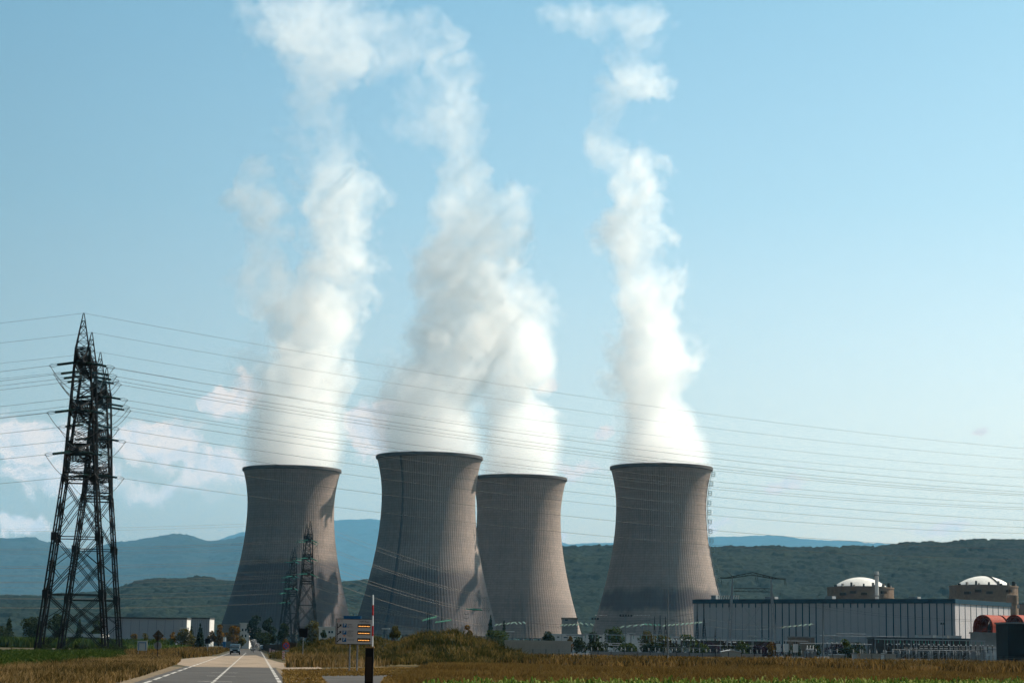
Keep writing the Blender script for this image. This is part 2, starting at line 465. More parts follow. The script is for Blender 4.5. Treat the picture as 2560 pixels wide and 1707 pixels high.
tower(4, 1519, 1073, 'cooling tower with a caged ladder up its right edge beside the long hall', concrete('concrete_banded', CB, (26, 46, .8)))

# ------------------------------------------------------------------ road, tracks, fields
def lin(p1, p2):                  # ground line through two photo points -> (x0, slope)
    a, b = atZ(*p1), atZ(*p2); k = (b[0] - a[0]) / (b[1] - a[1]); return a[0] - k * a[1], k
KR = X_at(640.5, 4000, CAMH) / 4000
def rx(px, py): a = atZ(px, py); return a[0] - KR * a[1]
XR, XC, XL = rx(697.5, 1702.6), rx(537, 1701), rx(372, 1703.4)
def road_pt(off, Y): return (off + KR * Y, Y)
m_asph = mat('asphalt', (.052, .046, .042), .85, n1=(.22, .35), n2=(5, .3), coords='Position')
m_paint = mat('road_paint', (.46, .43, .40), .85, n1=(2.2, .75, (.12, .11, .10)), coords='Position')
m_grav = mat('pale_gravel', (.20, .15, .108), .95, n1=(.3, .4), n2=(5, .2), coords='Position')
m_soil = mat('mulched_soil', (.12, .066, .024), .95, n1=(.8, .6, (.045, .032, .014)), n2=(4, .4), coords='Position')
sheet('road', [road_pt(XL - .55, -20), road_pt(XR + .35, -20), road_pt(XR + .35, 660), road_pt(XL - .55, 660)], .008, m_asph)
m_sh = mat('sandy_shoulder', (.16, .115, .075), .95, n1=(.7, .7, (.06, .045, .022)), n2=(4, .35), coords='Position')
sheet('road_shoulder', [road_pt(XL - 1.5, 60), road_pt(XL - .5, 60), road_pt(XL - .5, 160), road_pt(XL - 1.9, 160)], .005, m_sh)
sheet('road_shoulder', [road_pt(XR + .3, 60), road_pt(XR + 1.2, 60), road_pt(XR + 1.6, 160), road_pt(XR + .3, 160)], .005, m_sh)
mk = MB()
def dash(off, y0, y1, wd): mk.quad(*[(*road_pt(o, y), .016) for o, y in ((off - wd/2, y0), (off + wd/2, y0), (off + wd/2, y1), (off - wd/2, y1))])
y = 40
while y < 420: dash(XC, y, y + 4.6, .15); y += 6.0
y = 40
while y < 560: dash(XR, y, y + 6.0, .20); y += 8.6
y = 40
while y < 400: dash(XL, y, y + 7.6, .20); y += 10.4
for yy in (100, 117, 131): mk.quad(*[(*road_pt(o, q), .014) for o, q in ((XC - .8, yy), (XC + .9, yy), (XC + .9, yy + .35), (XC - .8, yy + .35))])
tag(mk.build('road_markings', m_paint), kind='structure')
def gpoly(pp, z=0.0): return [tuple(atZ(a, b_, z)[:2]) for a, b_ in pp]
sheet('gravel_crossing', gpoly([(425, 1650), (515, 1640.5), (640, 1637), (668, 1646), (700, 1655), (798, 1663), (806, 1672), (720, 1676), (690, 1668), (480, 1666), (445, 1661)]), .012, m_grav)
sheet('bare_verge', gpoly([(706, 1740), (700, 1674), (800, 1671), (985, 1665), (1100, 1668), (1040, 1690), (1060, 1740)]), .004, m_soil)
sheet('side_drive', gpoly([(802, 1687), (985, 1686.5), (968, 1668.5), (1020, 1671), (1030, 1686), (960, 1692), (925, 1740), (850, 1740)]), .010, m_asph)
m_field = mat('wheat_stubble', (.12, .068, .022), .95, n1=(.12, .4, (.07, .048, .016)), n2=(1.5, .3), coords='Position')
sheet('wheat_field', [(-4, 40), (60, 40), (95, 206), (X_at(1060, 200), 206), (X_at(1010, 130), 130)], .006, m_field)

def inpoly(poly, X, Y):
    c = np.zeros(X.shape, bool); n = len(poly)
    for i in range(n):
        (x1, y1), (x2, y2) = poly[i], poly[(i+1) % n]
        c ^= ((y1 > Y) != (y2 > Y)) & (X < (x2 - x1) * (Y - y1) / (y2 - y1 + 1e-12) + x1)
    return c
RNG = np.random.default_rng(5)
def scatter(poly, n):
    P = np.array(poly); mn, mx = P.min(0), P.max(0); out = []
    k = 0
    while k < n:
        q = RNG.uniform(mn, mx, (n * 2, 2)); q = q[inpoly(poly, q[:, 0], q[:, 1])]; out.append(q); k += len(q)
        if len(q) == 0: break
    return np.concatenate(out)[:n]
def blades(name, P, Z, h0, h1, wd, material, lean=.35, patch=None, kind='stuff', parent=None):
    """one tapering bent blade of two faces per point"""
    n = len(P); H = RNG.uniform(h0, h1, n); Z = np.zeros(n) + Z
    if patch: H *= .55 + .9 * vnoise(P[:, 0], P[:, 1], patch, 9)
    a = RNG.uniform(0, PI, n); dx, dy = np.cos(a) * wd / 2, np.sin(a) * wd / 2 * .6
    lx, ly = RNG.normal(0, lean, n) * H, RNG.normal(0, lean, n) * H
    V = np.empty((n, 5, 3)); x, y = P[:, 0], P[:, 1]
    V[:, 0] = np.stack([x - dx, y - dy, Z - .03], 1); V[:, 1] = np.stack([x + dx, y + dy, Z - .03], 1)
    V[:, 2] = np.stack([x + dx * .8 + lx * .35, y + dy * .8 + ly * .35, Z + H * .6], 1); V[:, 3] = np.stack([x - dx * .8 + lx * .35, y - dy * .8 + ly * .35, Z + H * .6], 1)
    V[:, 4] = np.stack([x + lx, y + ly, Z + H], 1)
    i = np.arange(n)[:, None] * 5
    Fc = np.concatenate([i + [[0, 1, 2]], i + [[0, 2, 3]], i + [[3, 2, 4]]])
    o = fast(name, V.reshape(-1, 3), Fc, material, parent)
    return tag(o, kind=kind) if kind else o
m_dry = leafmat('dry_grass', [(.030, .027, .009), (.105, .066, .020), (.21, .130, .048), (.33, .21, .092)], .25, n1=(.11, .55))
m_brown = leafmat('brown_grass', [(.026, .024, .008), (.080, .050, .015), (.160, .094, .028), (.25, .150, .053)], .25, n1=(.12, .55))
m_wheat = leafmat('wheat_ears', [(.085, .053, .014), (.145, .088, .025), (.22, .135, .043)], .2, n1=(.12, .45))
m_corn = leafmat('maize_leaf', [(.014, .030, .005), (.034, .064, .010), (.070, .105, .020), (.17, .19, .06)], .3)
m_beet = leafmat('beet_leaf', [(.014, .028, .005), (.032, .056, .010), (.075, .092, .022)], .25, n1=(.1, .3))
m_mg = leafmat('mound_grass', [(.016, .020, .007), (.040, .044, .011), (.085, .062, .018), (.19, .125, .042)], .25, n1=(.28, .65))

# mound
def mound_z(X, Y):
    def gsn(px, Yc, sx, sy, h):
        xc = X_at(px, Yc); return h * np.exp(-np.abs((X - xc) / sx) ** 2.6 - np.abs((Y - Yc) / sy) ** 2.4)
    z = gsn(1085, 222, 4.4, 20, 2.0) + gsn(1175, 220, 4.3, 17, 1.35) + gsn(1000, 226, 3.6, 16, .8) + gsn(1270, 217, 4.4, 12, .7) + gsn(900, 262, 5.6, 16, 1.6) + gsn(800, 268, 5.0, 14, 1.1) + gsn(960, 268, 5, 14, .9)
    return z * (1 + .25 * (vnoise(X, Y, 3.0, 3) - .5)) + .35 * (vnoise(X, Y, 1.4, 4) - .35) * np.clip(z, 0, 1) - .02
mo = grid('mound', np.arange(X_at(740, 260), X_at(1420, 215), .45), np.arange(188, 300, .9), mound_z, mat('mound_earth', (.085, .060, .024), .95, n1=(.5, .5, (.05, .05, .018)), coords='Position'))
tag(mo, kind='structure')
mp = scatter([(X_at(700, 250), 190), (X_at(1400, 196), 190), (X_at(1430, 250), 262), (X_at(720, 285), 285)], 90000)
mz = mound_z(mp[:, 0], mp[:, 1]); k = mz > .12; mp, mz = mp[k], mz[k]
blades('mound_grass', mp, mz, .15, .75, .10, m_mg, .5, patch=1.6)
# verges and crops
def region(pp, n, dens=None): return scatter(gpoly(pp), n)
def noroad(P, pad=.7):
    o = P[:, 0] - KR * P[:, 1]; return P[(o < XL - pad) | (o > XR + pad)]
q = noroad(region([(-80, 1745), (-80, 1682), (150, 1664), (300, 1645), (340, 1634), (425, 1632), (452, 1652), (440, 1661), (365, 1686), (250, 1745)], 60000), 1.2)
blades('verge_grass', q, 0, .14, .52, .05, m_dry, .4, patch=4)
q = noroad(region([(310, 1640), (330, 1622), (560, 1621), (590, 1632), (500, 1642), (430, 1648)], 16000), 1.5)
blades('verge_grass', q, 0, .3, .9, .12, m_brown, .4, patch=9)
q = region([(-80, 1680), (-80, 1632), (315, 1631), (306, 1648), (150, 1666)], 30000)
blades('beet_crop', q, 0, .30, .62, .26, m_beet, .6, patch=5)
q = scatter([(X_at(-80, 500), 500), (X_at(300, 500), 500), (X_at(440, 640), 640), (X_at(-80, 640), 640)], 16000)
blades('maize_crop', q, 0, 1.6, 2.5, .55, m_beet, .25, patch=30)
q = scatter([(X_at(300, 380), 380), (X_at(400, 400), 400), (X_at(480, 640), 640), (X_at(300, 640), 640)], 8000)
blades('meadow_grass', q, 0, .5, 1.3, .4, m_corn, .4, patch=30)
q = noroad(region([(712, 1668), (720, 1650), (790, 1640), (840, 1634), (1010, 1650), (1010, 1664), (830, 1668)], 24000), 1.0)
q = q[(mound_z(q[:, 0], q[:, 1]) < .3)]
blades('tall_dry_grass', q, 0, .3, .95, .08, m_dry, .35, patch=5)
q = region([(705, 1674), (800, 1673), (985, 1668), (968, 1668), (1100, 1670), (1060, 1695), (1030, 1740), (935, 1740), (960, 1694), (985, 1688), (800, 1690), (845, 1740), (712, 1740)], 14000)
blades('mulch_litter', q, 0, .03, .16, .07, m_wheat, 1.0)
q = scatter([(X_at(1300, 195), 195), (X_at(1180, 202), 202), (X_at(1420, 262), 262), (100, 262), (100, 196)], 60000)
blades('tall_dry_grass', q, 0, .35, 1.25, .13, m_brown, .3, patch=7)
q = scatter([(X_at(1100, 262), 262), (X_at(2700, 262), 262), (X_at(2700, 450), 450), (X_at(1350, 450), 450)], 16000)
blades('rough_grass', q, 0, .3, .9, .35, m_brown, .4, patch=14)
CB_L, CB_R = (X_at(1085, 61), 61.0), (X_at(2700, 88), 88.0)
def corn_back(x): return CB_L[1] + (x - CB_L[0]) / (CB_R[0] - CB_L[0]) * (CB_R[1] - CB_L[1])
q = scatter([(X_at(1000, 90), 78), (X_at(1085, 66), 64), (30, 92), (42, 100), (60, 200), (X_at(1080, 200), 203), (X_at(1030, 140), 140)], 110000)
q = q[(q[:, 1] > corn_back(q[:, 0]) + .6)]
blades('wheat_crop', q, 0, .30, .55, .07, m_wheat, .3, patch=12)
def corn():
    xs = []; rows = np.arange(-34, 1, .72)
    for r_ in rows:
        x = np.arange(CB_L[0] - 3, 34, .21) + RNG.uniform(-.05, .05)
        yb = corn_back(x) + r_ * 1.02
        xs.append(np.stack([x, yb], 1))
    P = np.concatenate(xs); P += RNG.normal(0, .05, P.shape)
    left = X_at(1085, 61) + (P[:, 1] - 61) * .02
    P = P[(P[:, 0] > left) & (P[:, 1] > 44)]
    n = len(P); L = 9; V = np.empty((n, L, 6, 3)); H = RNG.uniform(.58, .86, n)
    for l in range(L):
        a = RNG.uniform(0, 2*PI, n); ln = RNG.uniform(.22, .42, n); z0 = H * (.30 + .60 * l / (L-1)); up = RNG.uniform(.10, .34, n)
        ca, sa = np.cos(a), np.sin(a); wx, wy = -sa * .024, ca * .024
        for s, (f, zz, ww) in enumerate(((0, 0, .6), (.55, 1.0, 1.0), (1.0, .15, .12))):
            cx, cy_, cz = P[:, 0] + ca * ln * f, P[:, 1] + sa * ln * f, z0 + up * zz
            V[:, l, s*2] = np.stack([cx - wx*ww, cy_ - wy*ww, cz], 1); V[:, l, s*2+1] = np.stack([cx + wx*ww, cy_ + wy*ww, cz], 1)
    i = np.arange(n * L)[:, None] * 6
    Fc = np.concatenate([i + [[0, 1, 3, 2]], i + [[2, 3, 5, 4]]])
    tag(fast('maize_crop', V.reshape(-1, 3), Fc, m_corn), kind='stuff')
corn()

# ------------------------------------------------------------------ trees and shrubs
m_bark = mat('bark', (.06, .045, .032), .95, n1=(3, .3))
TM = {'dark': leafmat('leaf_dark', [(.012, .018, .008), (.026, .036, .012), (.048, .056, .020)], .2),
      'green': leafmat('leaf_green', [(.022, .034, .010), (.048, .064, .016), (.085, .098, .028)], .25),
      'olive': leafmat('leaf_olive', [(.040, .036, .010), (.085, .072, .018), (.14, .11, .030)], .25),
      'orange': leafmat('leaf_orange', [(.070, .040, .010), (.15, .082, .018), (.22, .125, .030)], .25),
      'conifer': leafmat('needle_dark', [(.008, .014, .010), (.016, .026, .015), (.032, .042, .022)], .1),
      'purple': leafmat('leaf_purple', [(.016, .010, .018), (.034, .018, .030), (.05, .03, .04)], .15),
      'silver': leafmat('leaf_silver', [(.20, .20, .21), (.34, .34, .35), (.50, .49, .48)], .2)}
def leaves(C, size, rng):
    n = len(C); u = rng.normal(size=(n, 3)); u /= np.linalg.norm(u, axis=1)[:, None]
    t = rng.normal(size=(n, 3)); v = np.cross(u, t); v /= np.linalg.norm(v, axis=1)[:, None]
    s = (size * rng.uniform(.6, 1.3, n))[:, None]; u, v = u * s * .5, v * s * .5
    V = np.stack([C - u - v * .6, C + u * .2 - v, C + u + v * .4, C - u * .3 + v], 1).reshape(-1, 3)
    return V, np.arange(n)[:, None] * 4 + np.arange(4)
TSEED = [100]
def tree(name, label, px, ytop, Y, wpx, kind='green', shape='round', group=None, zbase=0.0, n=None, cat=None):
    TSEED[0] += 1; rng = np.random.default_rng(TSEED[0])
    x = X_at(px, Y, zbase); H = max(.5, atY(px, ytop, Y)[2] - zbase); Wd = wpx / F * Y
    t = thing(name, label, cat or ('shrub' if shape == 'shrub' else 'tree'), (x, Y, zbase), 0, group)
    px1 = Y / F * 2.5                       # one render pixel in metres
    size = max(.18, px1 * 1.35)
    if shape == 'conifer':
        N = n or int(min(2600, max(600, 8.5 * H * Wd / size ** 2)))
        hh = 1 - np.sqrt(rng.uniform(0, 1, N)); hh = .06 + .94 * hh
        whorl = (np.floor(hh * 11) / 11); fr = (hh - whorl) * 11
        rr = Wd / 2 * (1 - hh) ** .85 * (.62 + .5 * (1 - fr)) * rng.uniform(.35, 1.0, N) ** .5
        a = rng.uniform(0, 2*PI, N); rr *= 1 + .18 * np.sin(a * 3 + whorl * 40)
        C = np.stack([rr * np.cos(a), rr * np.sin(a), H * hh - rr * .18], 1)
    else:
        N = n or int(min(3000, max(450, 7.5 * H * Wd / size ** 2)))
        k = 7 + int(rng.integers(0, 5)) + int(Wd / 2.5); lo = .03 if shape == 'shrub' else .14
        cz = rng.uniform(lo + .16, .84, k); env = np.sqrt(np.clip(1 - ((cz - .52) / .56) ** 2, .05, 1))
        ca = rng.uniform(0, 2*PI, k); cr = np.sqrt(rng.uniform(0, 1, k)) * Wd * .34 * env
        rad = rng.uniform(.17, .28, k) * min(Wd, H * 1.2)
        cen = np.stack([cr * np.cos(ca), cr * np.sin(ca), cz * H], 1)
        cen[0] = (0, 0, H - rad[0] * .9)
        w_ = rad ** 2; ii = rng.choice(k, N, p=w_ / w_.sum())
        d = rng.normal(size=(N, 3)); d /= np.linalg.norm(d, axis=1)[:, None]
        C = cen[ii] + d * (rad[ii] * rng.uniform(.55, 1.12, N) ** .6)[:, None]
        C[:, 2] = np.clip(C[:, 2], .06 * H if shape == 'shrub' else lo * H, H)
    V, Fc = leaves(C, size, rng)
    fast('crown', V, Fc, TM[kind], t)
    tr = MB(); r0 = max(.06, H * .018)
    tr.path([(0, 0, -.2), (rng.normal() * .02 * H, 0, H * .3), (rng.normal() * .03 * H, 0, H * (.9 if shape == 'conifer' else .62))], [r0, r0 * .7, r0 * .25], 6)
    if shape != 'conifer':
        for i in range(5):
            a = rng.uniform(0, 2*PI); z0 = H * rng.uniform(.18, .4)
            tr.path([(0, 0, z0), (math.cos(a) * Wd * .16, math.sin(a) * Wd * .16, z0 + H * .16), (math.cos(a) * Wd * .3, math.sin(a) * Wd * .3, z0 + H * .34)], [r0 * .5, r0 * .35, r0 * .12], 5)
    tr.build('trunk' if shape != 'shrub' else 'stem', m_bark, t)
    return t

# left: trees behind the pylon, in front of the warehouses
for a in [('slim dark tree at the left edge of the picture', 20, 1538, 640, 34, 'dark', 'conifer'), ('broad dark round tree left of the near pylon', 75, 1541, 600, 66, 'dark', 'round'),
          ('dark tree seen between the legs of the near pylon', 140, 1534, 610, 50, 'dark', 'round'), ('low dark tree beyond the field at the far left edge', -12, 1562, 590, 60, 'dark', 'round'),
          ('dark pointed tree behind the right legs of the near pylon', 196, 1545, 640, 34, 'dark', 'conifer'), ('dark tree beside the grey warehouse corner behind the pylon', 240, 1549, 650, 40, 'dark', 'round')]:
    tree('tree', a[0], *a[1:], group='dark trees beyond the left field')
for a in [('small orange shrub nearest the white framed board', 333, 1584, 640, 26, 'orange', 'shrub'), ('tan shrub by the grey warehouse wall', 361, 1582, 650, 24, 'olive', 'shrub'),
          ('dull orange shrub behind the diamond road sign', 401, 1588, 640, 34, 'orange', 'shrub'), ('yellow bush left of the round olive tree', 432, 1579, 640, 22, 'orange', 'shrub')]:
    tree('shrub', a[0], *a[1:], group='shrubs along the warehouse')
tree('tree', 'round olive tree in front of the warehouse corner', 462, 1571, 620, 50, 'olive')
tree('conifer', 'short dark conifer between the olive tree and the tall spruce', 477, 1563, 630, 26, 'conifer', 'conifer')
tree('spruce', 'dark pointed spruce in front of the second warehouse', 499, 1557, 560, 32, 'conifer', 'conifer')
for a in [('orange tree right of the pointed spruce', 527, 1576, 640, 24, 'orange'), ('tall orange green tree beside the blue and white post', 547, 1561, 640, 30, 'orange'),
          ('wide orange tree in front of the white office block', 580, 1564, 650, 40, 'orange'), ('low yellow tree before the office windows', 602, 1589, 630, 26, 'olive')]:
    tree('tree', a[0], *a[1:], group='orange trees near the office block')
for a in [('tall dark pine left of centre under the first tower', 638, 1538, 660, 44, 'conifer'), ('tall dark pine touching its left neighbour', 672, 1543, 670, 42, 'conifer'),
          ('dark bushy tree at the foot of the distant pylons', 707, 1558, 640, 34, 'dark'), ('dark tree low beside the road end', 655, 1580, 600, 50, 'dark')]:
    tree('tree', a[0], *a[1:], group='dark trees at the end of the road')
tree('tree', 'olive green tree behind the middle lattice pylon', 783, 1551, 760, 46, 'olive')
tree('tree', 'small dark tree in front of the little white house', 808, 1574, 560, 26, 'dark')
tree('shrub', 'silvery white flowering bush beside the road', 634, 1597, 430, 24, 'silver', 'shrub')
tree('shrub', 'dark thicket at the left foot of the mound', 752, 1600, 330, 44, 'dark', 'shrub')
tree('shrub', 'orange brown bush on the slope by the black square sign', 775, 1612, 320, 60, 'orange', 'shrub')
tree('shrub', 'small orange bush right behind the no stopping sign', 713, 1597, 420, 16, 'orange', 'shrub')
tree('shrub', 'rusty rounded bush on top of the mound', 1167, 1562, 330, 24, 'orange', 'shrub')
tree('shrub', 'yellow green bush behind the mound crest', 986, 1564, 330, 34, 'olive', 'shrub')
for a in [('dark thin conifer between the two middle towers', 1225, 1536, 760, 30, 'conifer', 'conifer'), ('narrow dark conifer right of the taller one', 1259, 1549, 770, 20, 'conifer', 'conifer')]:
    tree('conifer', a[0], *a[1:], group='conifers before the middle towers')
for a in [('dark bushes below the thin conifers', 1243, 1576, 700, 64, 'green', 'shrub'), ('grey green tree behind the beige hut roof', 1369, 1578, 620, 40, 'dark', 'round'),
          ('dark bush at the right end of the beige building', 1447, 1592, 500, 38, 'dark', 'shrub'), ('orange topped bush against the beige building corner', 1425, 1590, 505, 18, 'orange', 'shrub'),
          ('dark leafy tree at the foot of the banded tower', 1482, 1578, 640, 36, 'dark', 'round'), ('big round green tree in front of the banded tower', 1538, 1566, 660, 58, 'green', 'round'),
          ('smaller green tree right of the big round one', 1617, 1575, 660, 44, 'olive', 'round'), ('low olive tree near the tall double lamp', 1655, 1584, 650, 40, 'olive', 'round'),
          ('green tree at the left end of the long hall', 1722, 1586, 640, 46, 'green', 'round'), ('green bush under the flat topped lamp', 1853, 1600, 600, 38, 'green', 'shrub'),
          ('dark purple bush right of the flat topped lamp', 1898, 1612, 560, 40, 'purple', 'shrub'), ('orange bush left of the white transformer cabinets', 1930, 1604, 560, 26, 'orange', 'shrub'),
          ('dark green bush amid the switchgear right', 2112, 1597, 600, 36, 'green', 'shrub'), ('wide dark bush lower in the switchgear yard', 2130, 1616, 590, 60, 'dark', 'shrub')]:
    tree('tree' if a[6] == 'round' else 'shrub', a[0], *a[1:], group='trees and bushes in the power station yard')
for i, (px, yt, wp, kd) in enumerate([(1500, 1604, 80, 'dark'), (1560, 1606, 80, 'green'), (1625, 1606, 84, 'dark'), (1690, 1608, 70, 'dark'), (1750, 1606, 60, 'green')]):
    tree('shrub', 'dark low hedge bush behind the yard fence, ' + ('leftmost', 'second from left', 'middle one', 'second from right', 'rightmost')[i] + ' of five', px, yt, 560 + i * 6, wp, kd, 'shrub', group='hedge behind the yard fence')
for i, px in enumerate(range(1775, 2190, 52)):
    tree('shrub', 'dark bush in the row below the long hall, ' + ('leftmost', 'second', 'third', 'fourth', 'fifth', 'sixth', 'seventh', 'rightmost')[i] + ' of eight', px, 1606 + (i * 5) % 7, 730, 64, 'dark' if i % 3 else 'purple', 'shrub', group='bushes below the long hall')
for i, px in enumerate((112, 160, 205, 250, 292)):
    tree('shrub', 'dark bush around the feet of the near pylons, ' + ('leftmost', 'second from left', 'middle one', 'second from right', 'rightmost')[i], px, 1611 + (i % 2) * 4, 322 + i, 62, 'dark', 'shrub', group='bushes under the near pylons')

# ------------------------------------------------------------------ lattice pylons
m_steel = mat('dark_lattice_steel', (.011, .0105, .011), .8, 0, n1=(.4, .3))
m_steel2 = mat('weathered_lattice_steel', (.016, .013, .012), .8, 0, n1=(.4, .3))
m_glass = mat('green_glass_insulator', (.07, .27, .205), .25, spec=.6)
m_insd = mat('backlit_glass_insulator', (.010, .028, .023), .25, spec=.6)  # same green glass darkened, backlit shade painted in
m_wire = mat('conductor', (.06, .055, .05), .8)
ARMS = (47.6, 39.7, 32.8)
def col_c(z): return 2.6 + (8.3 - 2.6) * (z - 28.5) / 21.5
def col_w(z): return 2.6 + (1.15 - 2.6) * (z - 28.5) / 21.5
def col_d(z): return 1.9 + (1.1 - 1.9) * (z - 28.5) / 21.5
def pylon(label, loc, rz, steel, group):
    t = thing('lattice_pylon', label, 'pylon', loc, rz, group)
    def foot(sx, sy, z): f = z / 28.5; return Vector((sx * (5.5 + (2.6 - 5.5) * f), sy * (4.0 + .5 * f), z))
    for sx in (-1, 1):
        for sy in (-1, 1):
            lg = MB()
            for o in (-.26, .26):
                lg.tube(foot(sx, sy, -.3) + Vector((o, o * sy * sx, 0)), foot(sx, sy, 29.3) + Vector((o * .6, o * .6 * sy * sx, 0)), .21, .17)
            for z in np.arange(1, 28, 1.5): a = foot(sx, sy, z); lg.tube(a + Vector((-.26, -.26 * sy * sx, 0)), a + Vector((.26, .26 * sy * sx, .7)), .07)
            for z in (9.5, 19.0): a = foot(sx, sy, z); lg.box(a.x, a.y, a.z, .9, .9, 1.3)
            lg.build('leg', steel, t)
    br = MB(); lv = [0.4, 9.5, 19.0, 28.5]
    for i in range(3):
        z0, z1 = lv[i], lv[i+1]; zm = (z0 + z1) / 2
        for a, b in (((-1, -1), (1, -1)), ((-1, 1), (1, 1)), ((-1, -1), (-1, 1)), ((1, -1), (1, 1))):
            for o in (-.17, .17):
                ov = Vector((o if a[0] != b[0] else 0, o if a[1] != b[1] else 0, 0))
                br.tube(foot(*a, z0) + ov, foot(*b, z1) + ov, .085); br.tube(foot(*b, z0) + ov, foot(*a, z1) + ov, .085)
            br.tube(foot(*a, z1), foot(*b, z1), .17 if i == 2 else .11)
            for q_, r_ in ((a, b), (b, a)):
                l1 = foot(*q_, zm); c1 = foot(*q_, z0).lerp(foot(*r_, z1), .27); c2 = foot(*r_, z0).lerp(foot(*q_, z1), .73)
                br.tube(l1, c1, .07); br.tube(l1, c2, .07)
    for a, b in (((-1, -1), (1, -1)), ((-1, 1), (1, 1)), ((-1, -1), (-1, 1)), ((1, -1), (1, 1))): br.tube(foot(*a, 29.6), foot(*b, 29.6), .2)
    br.build('bracing', steel, t)
    for s in (-1, 1):
        def cp(ax, ay, z): return Vector((ax * col_w(z), s * (col_c(z) + ay * col_d(z)), z))
        ms = MB()
        for ax in (-1, 1):
            for ay in (-1, 1): ms.tube(cp(ax, ay, 28.5), cp(ax, ay, 50), .20, .16)
        zs = list(np.arange(28.5, 50.1, 2.15))
        for i in range(len(zs) - 1):
            for a, b in (((-1, -1), (1, -1)), ((-1, 1), (1, 1)), ((-1, -1), (-1, 1)), ((1, -1), (1, 1))):
                ms.tube(cp(*a, zs[i]), cp(*b, zs[i+1]), .065); ms.tube(cp(*b, zs[i]), cp(*a, zs[i+1]), .065); ms.tube(cp(*a, zs[i+1]), cp(*b, zs[i+1]), .065)
        ms.build('mast', steel, t)
        pk = MB(); ap = Vector((0, s * 10.5, 55.6))
        for ax in (-1, 1):
            for ay in (-1, 1):
                b0 = Vector((ax * 1.1, s * (9.4 + ay * 1.1), 49.6)); pk.tube(b0, ap + Vector((ax * .07, ay * .07, 0)), .12, .09)
        for z in (50.9, 52.2, 53.4, 54.3):
            f = (z - 49.6) / 6
            cs = [Vector((ax * 1.1 * (1-f), s * (9.4 + ay * 1.1 * (1-f) + 1.1 * f), z)) for ax, ay in ((-1, -1), (1, -1), (1, 1), (-1, 1))]
            f2 = max(0, (z - 1.3 - 49.6) / 6); cs2 = [Vector((ax * 1.1 * (1-f2), s * (9.4 + ay * 1.1 * (1-f2) + 1.1 * f2), z - 1.3)) for ax, ay in ((-1, -1), (1, -1), (1, 1), (-1, 1))]
            for i in range(4): pk.tube(cs[i], cs[(i+1) % 4], .055); pk.tube(cs2[i], cs[(i+1) % 4], .055)
        pk.build('peak', steel, t)
        for li, za in enumerate(ARMS):
            ar = MB(); y0 = col_c(za) + col_d(za) * .6; L = 11.3; tip = Vector((0, s * L, za)); hh = 2.6 if li == 0 else 1.7; wdt = col_w(za)
            n_ = 7 if li == 0 else 5
            prev = None
            for i in range(n_ + 1):
                f = i / n_; yy = s * (y0 + (L - y0) * f); ww = wdt * (1 - f) + .22 * f; zt = za + hh * (1 - f) + .2 * f
                cur = [Vector((-ww, yy, za - .4 * (1-f))), Vector((ww, yy, za - .4 * (1-f))), Vector((ww * .9, yy, zt)), Vector((-ww * .9, yy, zt))]
                for k_ in range(4): ar.tube(cur[k_], cur[(k_+1) % 4], .085)
                if prev:
                    for k_ in range(4): ar.tube(prev[k_], cur[k_], .15); ar.tube(prev[k_], cur[(k_+1) % 4], .07)
                prev = cur
            ar.box(0, s * (L - .1), za, .7, .5, .5)
            ar.build('crossarm', steel, t)
    bd = MB()
    for za in ARMS:
        c = col_c(za)
        for ax in (-1, 1):
            for dz in (-.4, 1.5): bd.tube((ax * col_w(za) * .9, -c, za + dz), (ax * col_w(za) * .9, c, za + dz), .12)
            k_ = max(2, int(c)); 
            for i in range(k_ * 2): y0, y1 = -c + i * c / k_, -c + (i+1) * c / k_; bd.tube((ax * col_w(za) * .9, y0, za - .4 + 1.9 * (i % 2)), (ax * col_w(za) * .9, y1, za + 1.5 - 1.9 * (i % 2)), .07)
        for i in range(6): yy = -c + i * c * 2 / 5; bd.tube((-col_w(za), yy, za + .4), (col_w(za), yy, za + .4), .09)
    bd.build('bridge_truss', steel, t)
    return t
PHASES = [(-11.2, 47.3), (-3.0, 46.9), (11.2, 47.3), (3.0, 46.9), (-11.2, 39.4), (11.2, 39.4), (-11.2, 32.5), (11.2, 32.5)]
def loc2w(loc, rz, x, y, z, sc=1.0):
    c, n = math.cos(rz), math.sin(rz); return Vector((loc[0] + (x * c - y * n) * sc, loc[1] + (x * n + y * c) * sc, z * sc))
def w2loc(loc, rz, p, sc=1.0):
    c, n = math.cos(rz), math.sin(rz); dx, dy = (p[0] - loc[0]) / sc, (p[1] - loc[1]) / sc; return Vector((dx * c + dy * n, -dx * n + dy * c, p[2] / sc))
def sagline(a, b, sag, n=26):
    a, b = Vector(a), Vector(b); return [a.lerp(b, i / n) - Vector((0, 0, 4 * sag * (i / n) * (1 - i / n))) for i in range(n + 1)]
m_wire_lit = mat('sunlit_conductor', (.26, .20, .155), .8)  # paler copy of the conductor, sunlight painted into the colour
def cable(a, b, sag, r, label, group, n=26, name='power_line', m_=None):
    a, b = Vector(a), Vector(b); o = MB().path([p - a for p in sagline(a, b, sag, n)], r, 4).build(name, m_ or m_wire, None, a)
    return tag(o, label, 'power line', group)
def string_mb(mb, a, b, ring=True, r=.25):
    a, b = Vector(a), Vector(b); d = b - a; L = d.length; n = int(L * .72 / .22)
    mb.tube(a, b, .035, n=4)
    for i in range(n):
        f = .10 + .66 * i / n; c = a + d * f; mb.tube(c, c + d * (.11 / L), r, r * .55, 7)
def ring_mb(mb, a, b):
    a, b = Vector(a), Vector(b); d = (b - a).normalized(); u = Vector((0, 0, 1)); c = a.lerp(b, .87)
    mb.path([c + d * (.85 * math.cos(t)) + u * (.27 * math.sin(t)) for t in np.linspace(0, 2*PI, 17)], .035, 4)
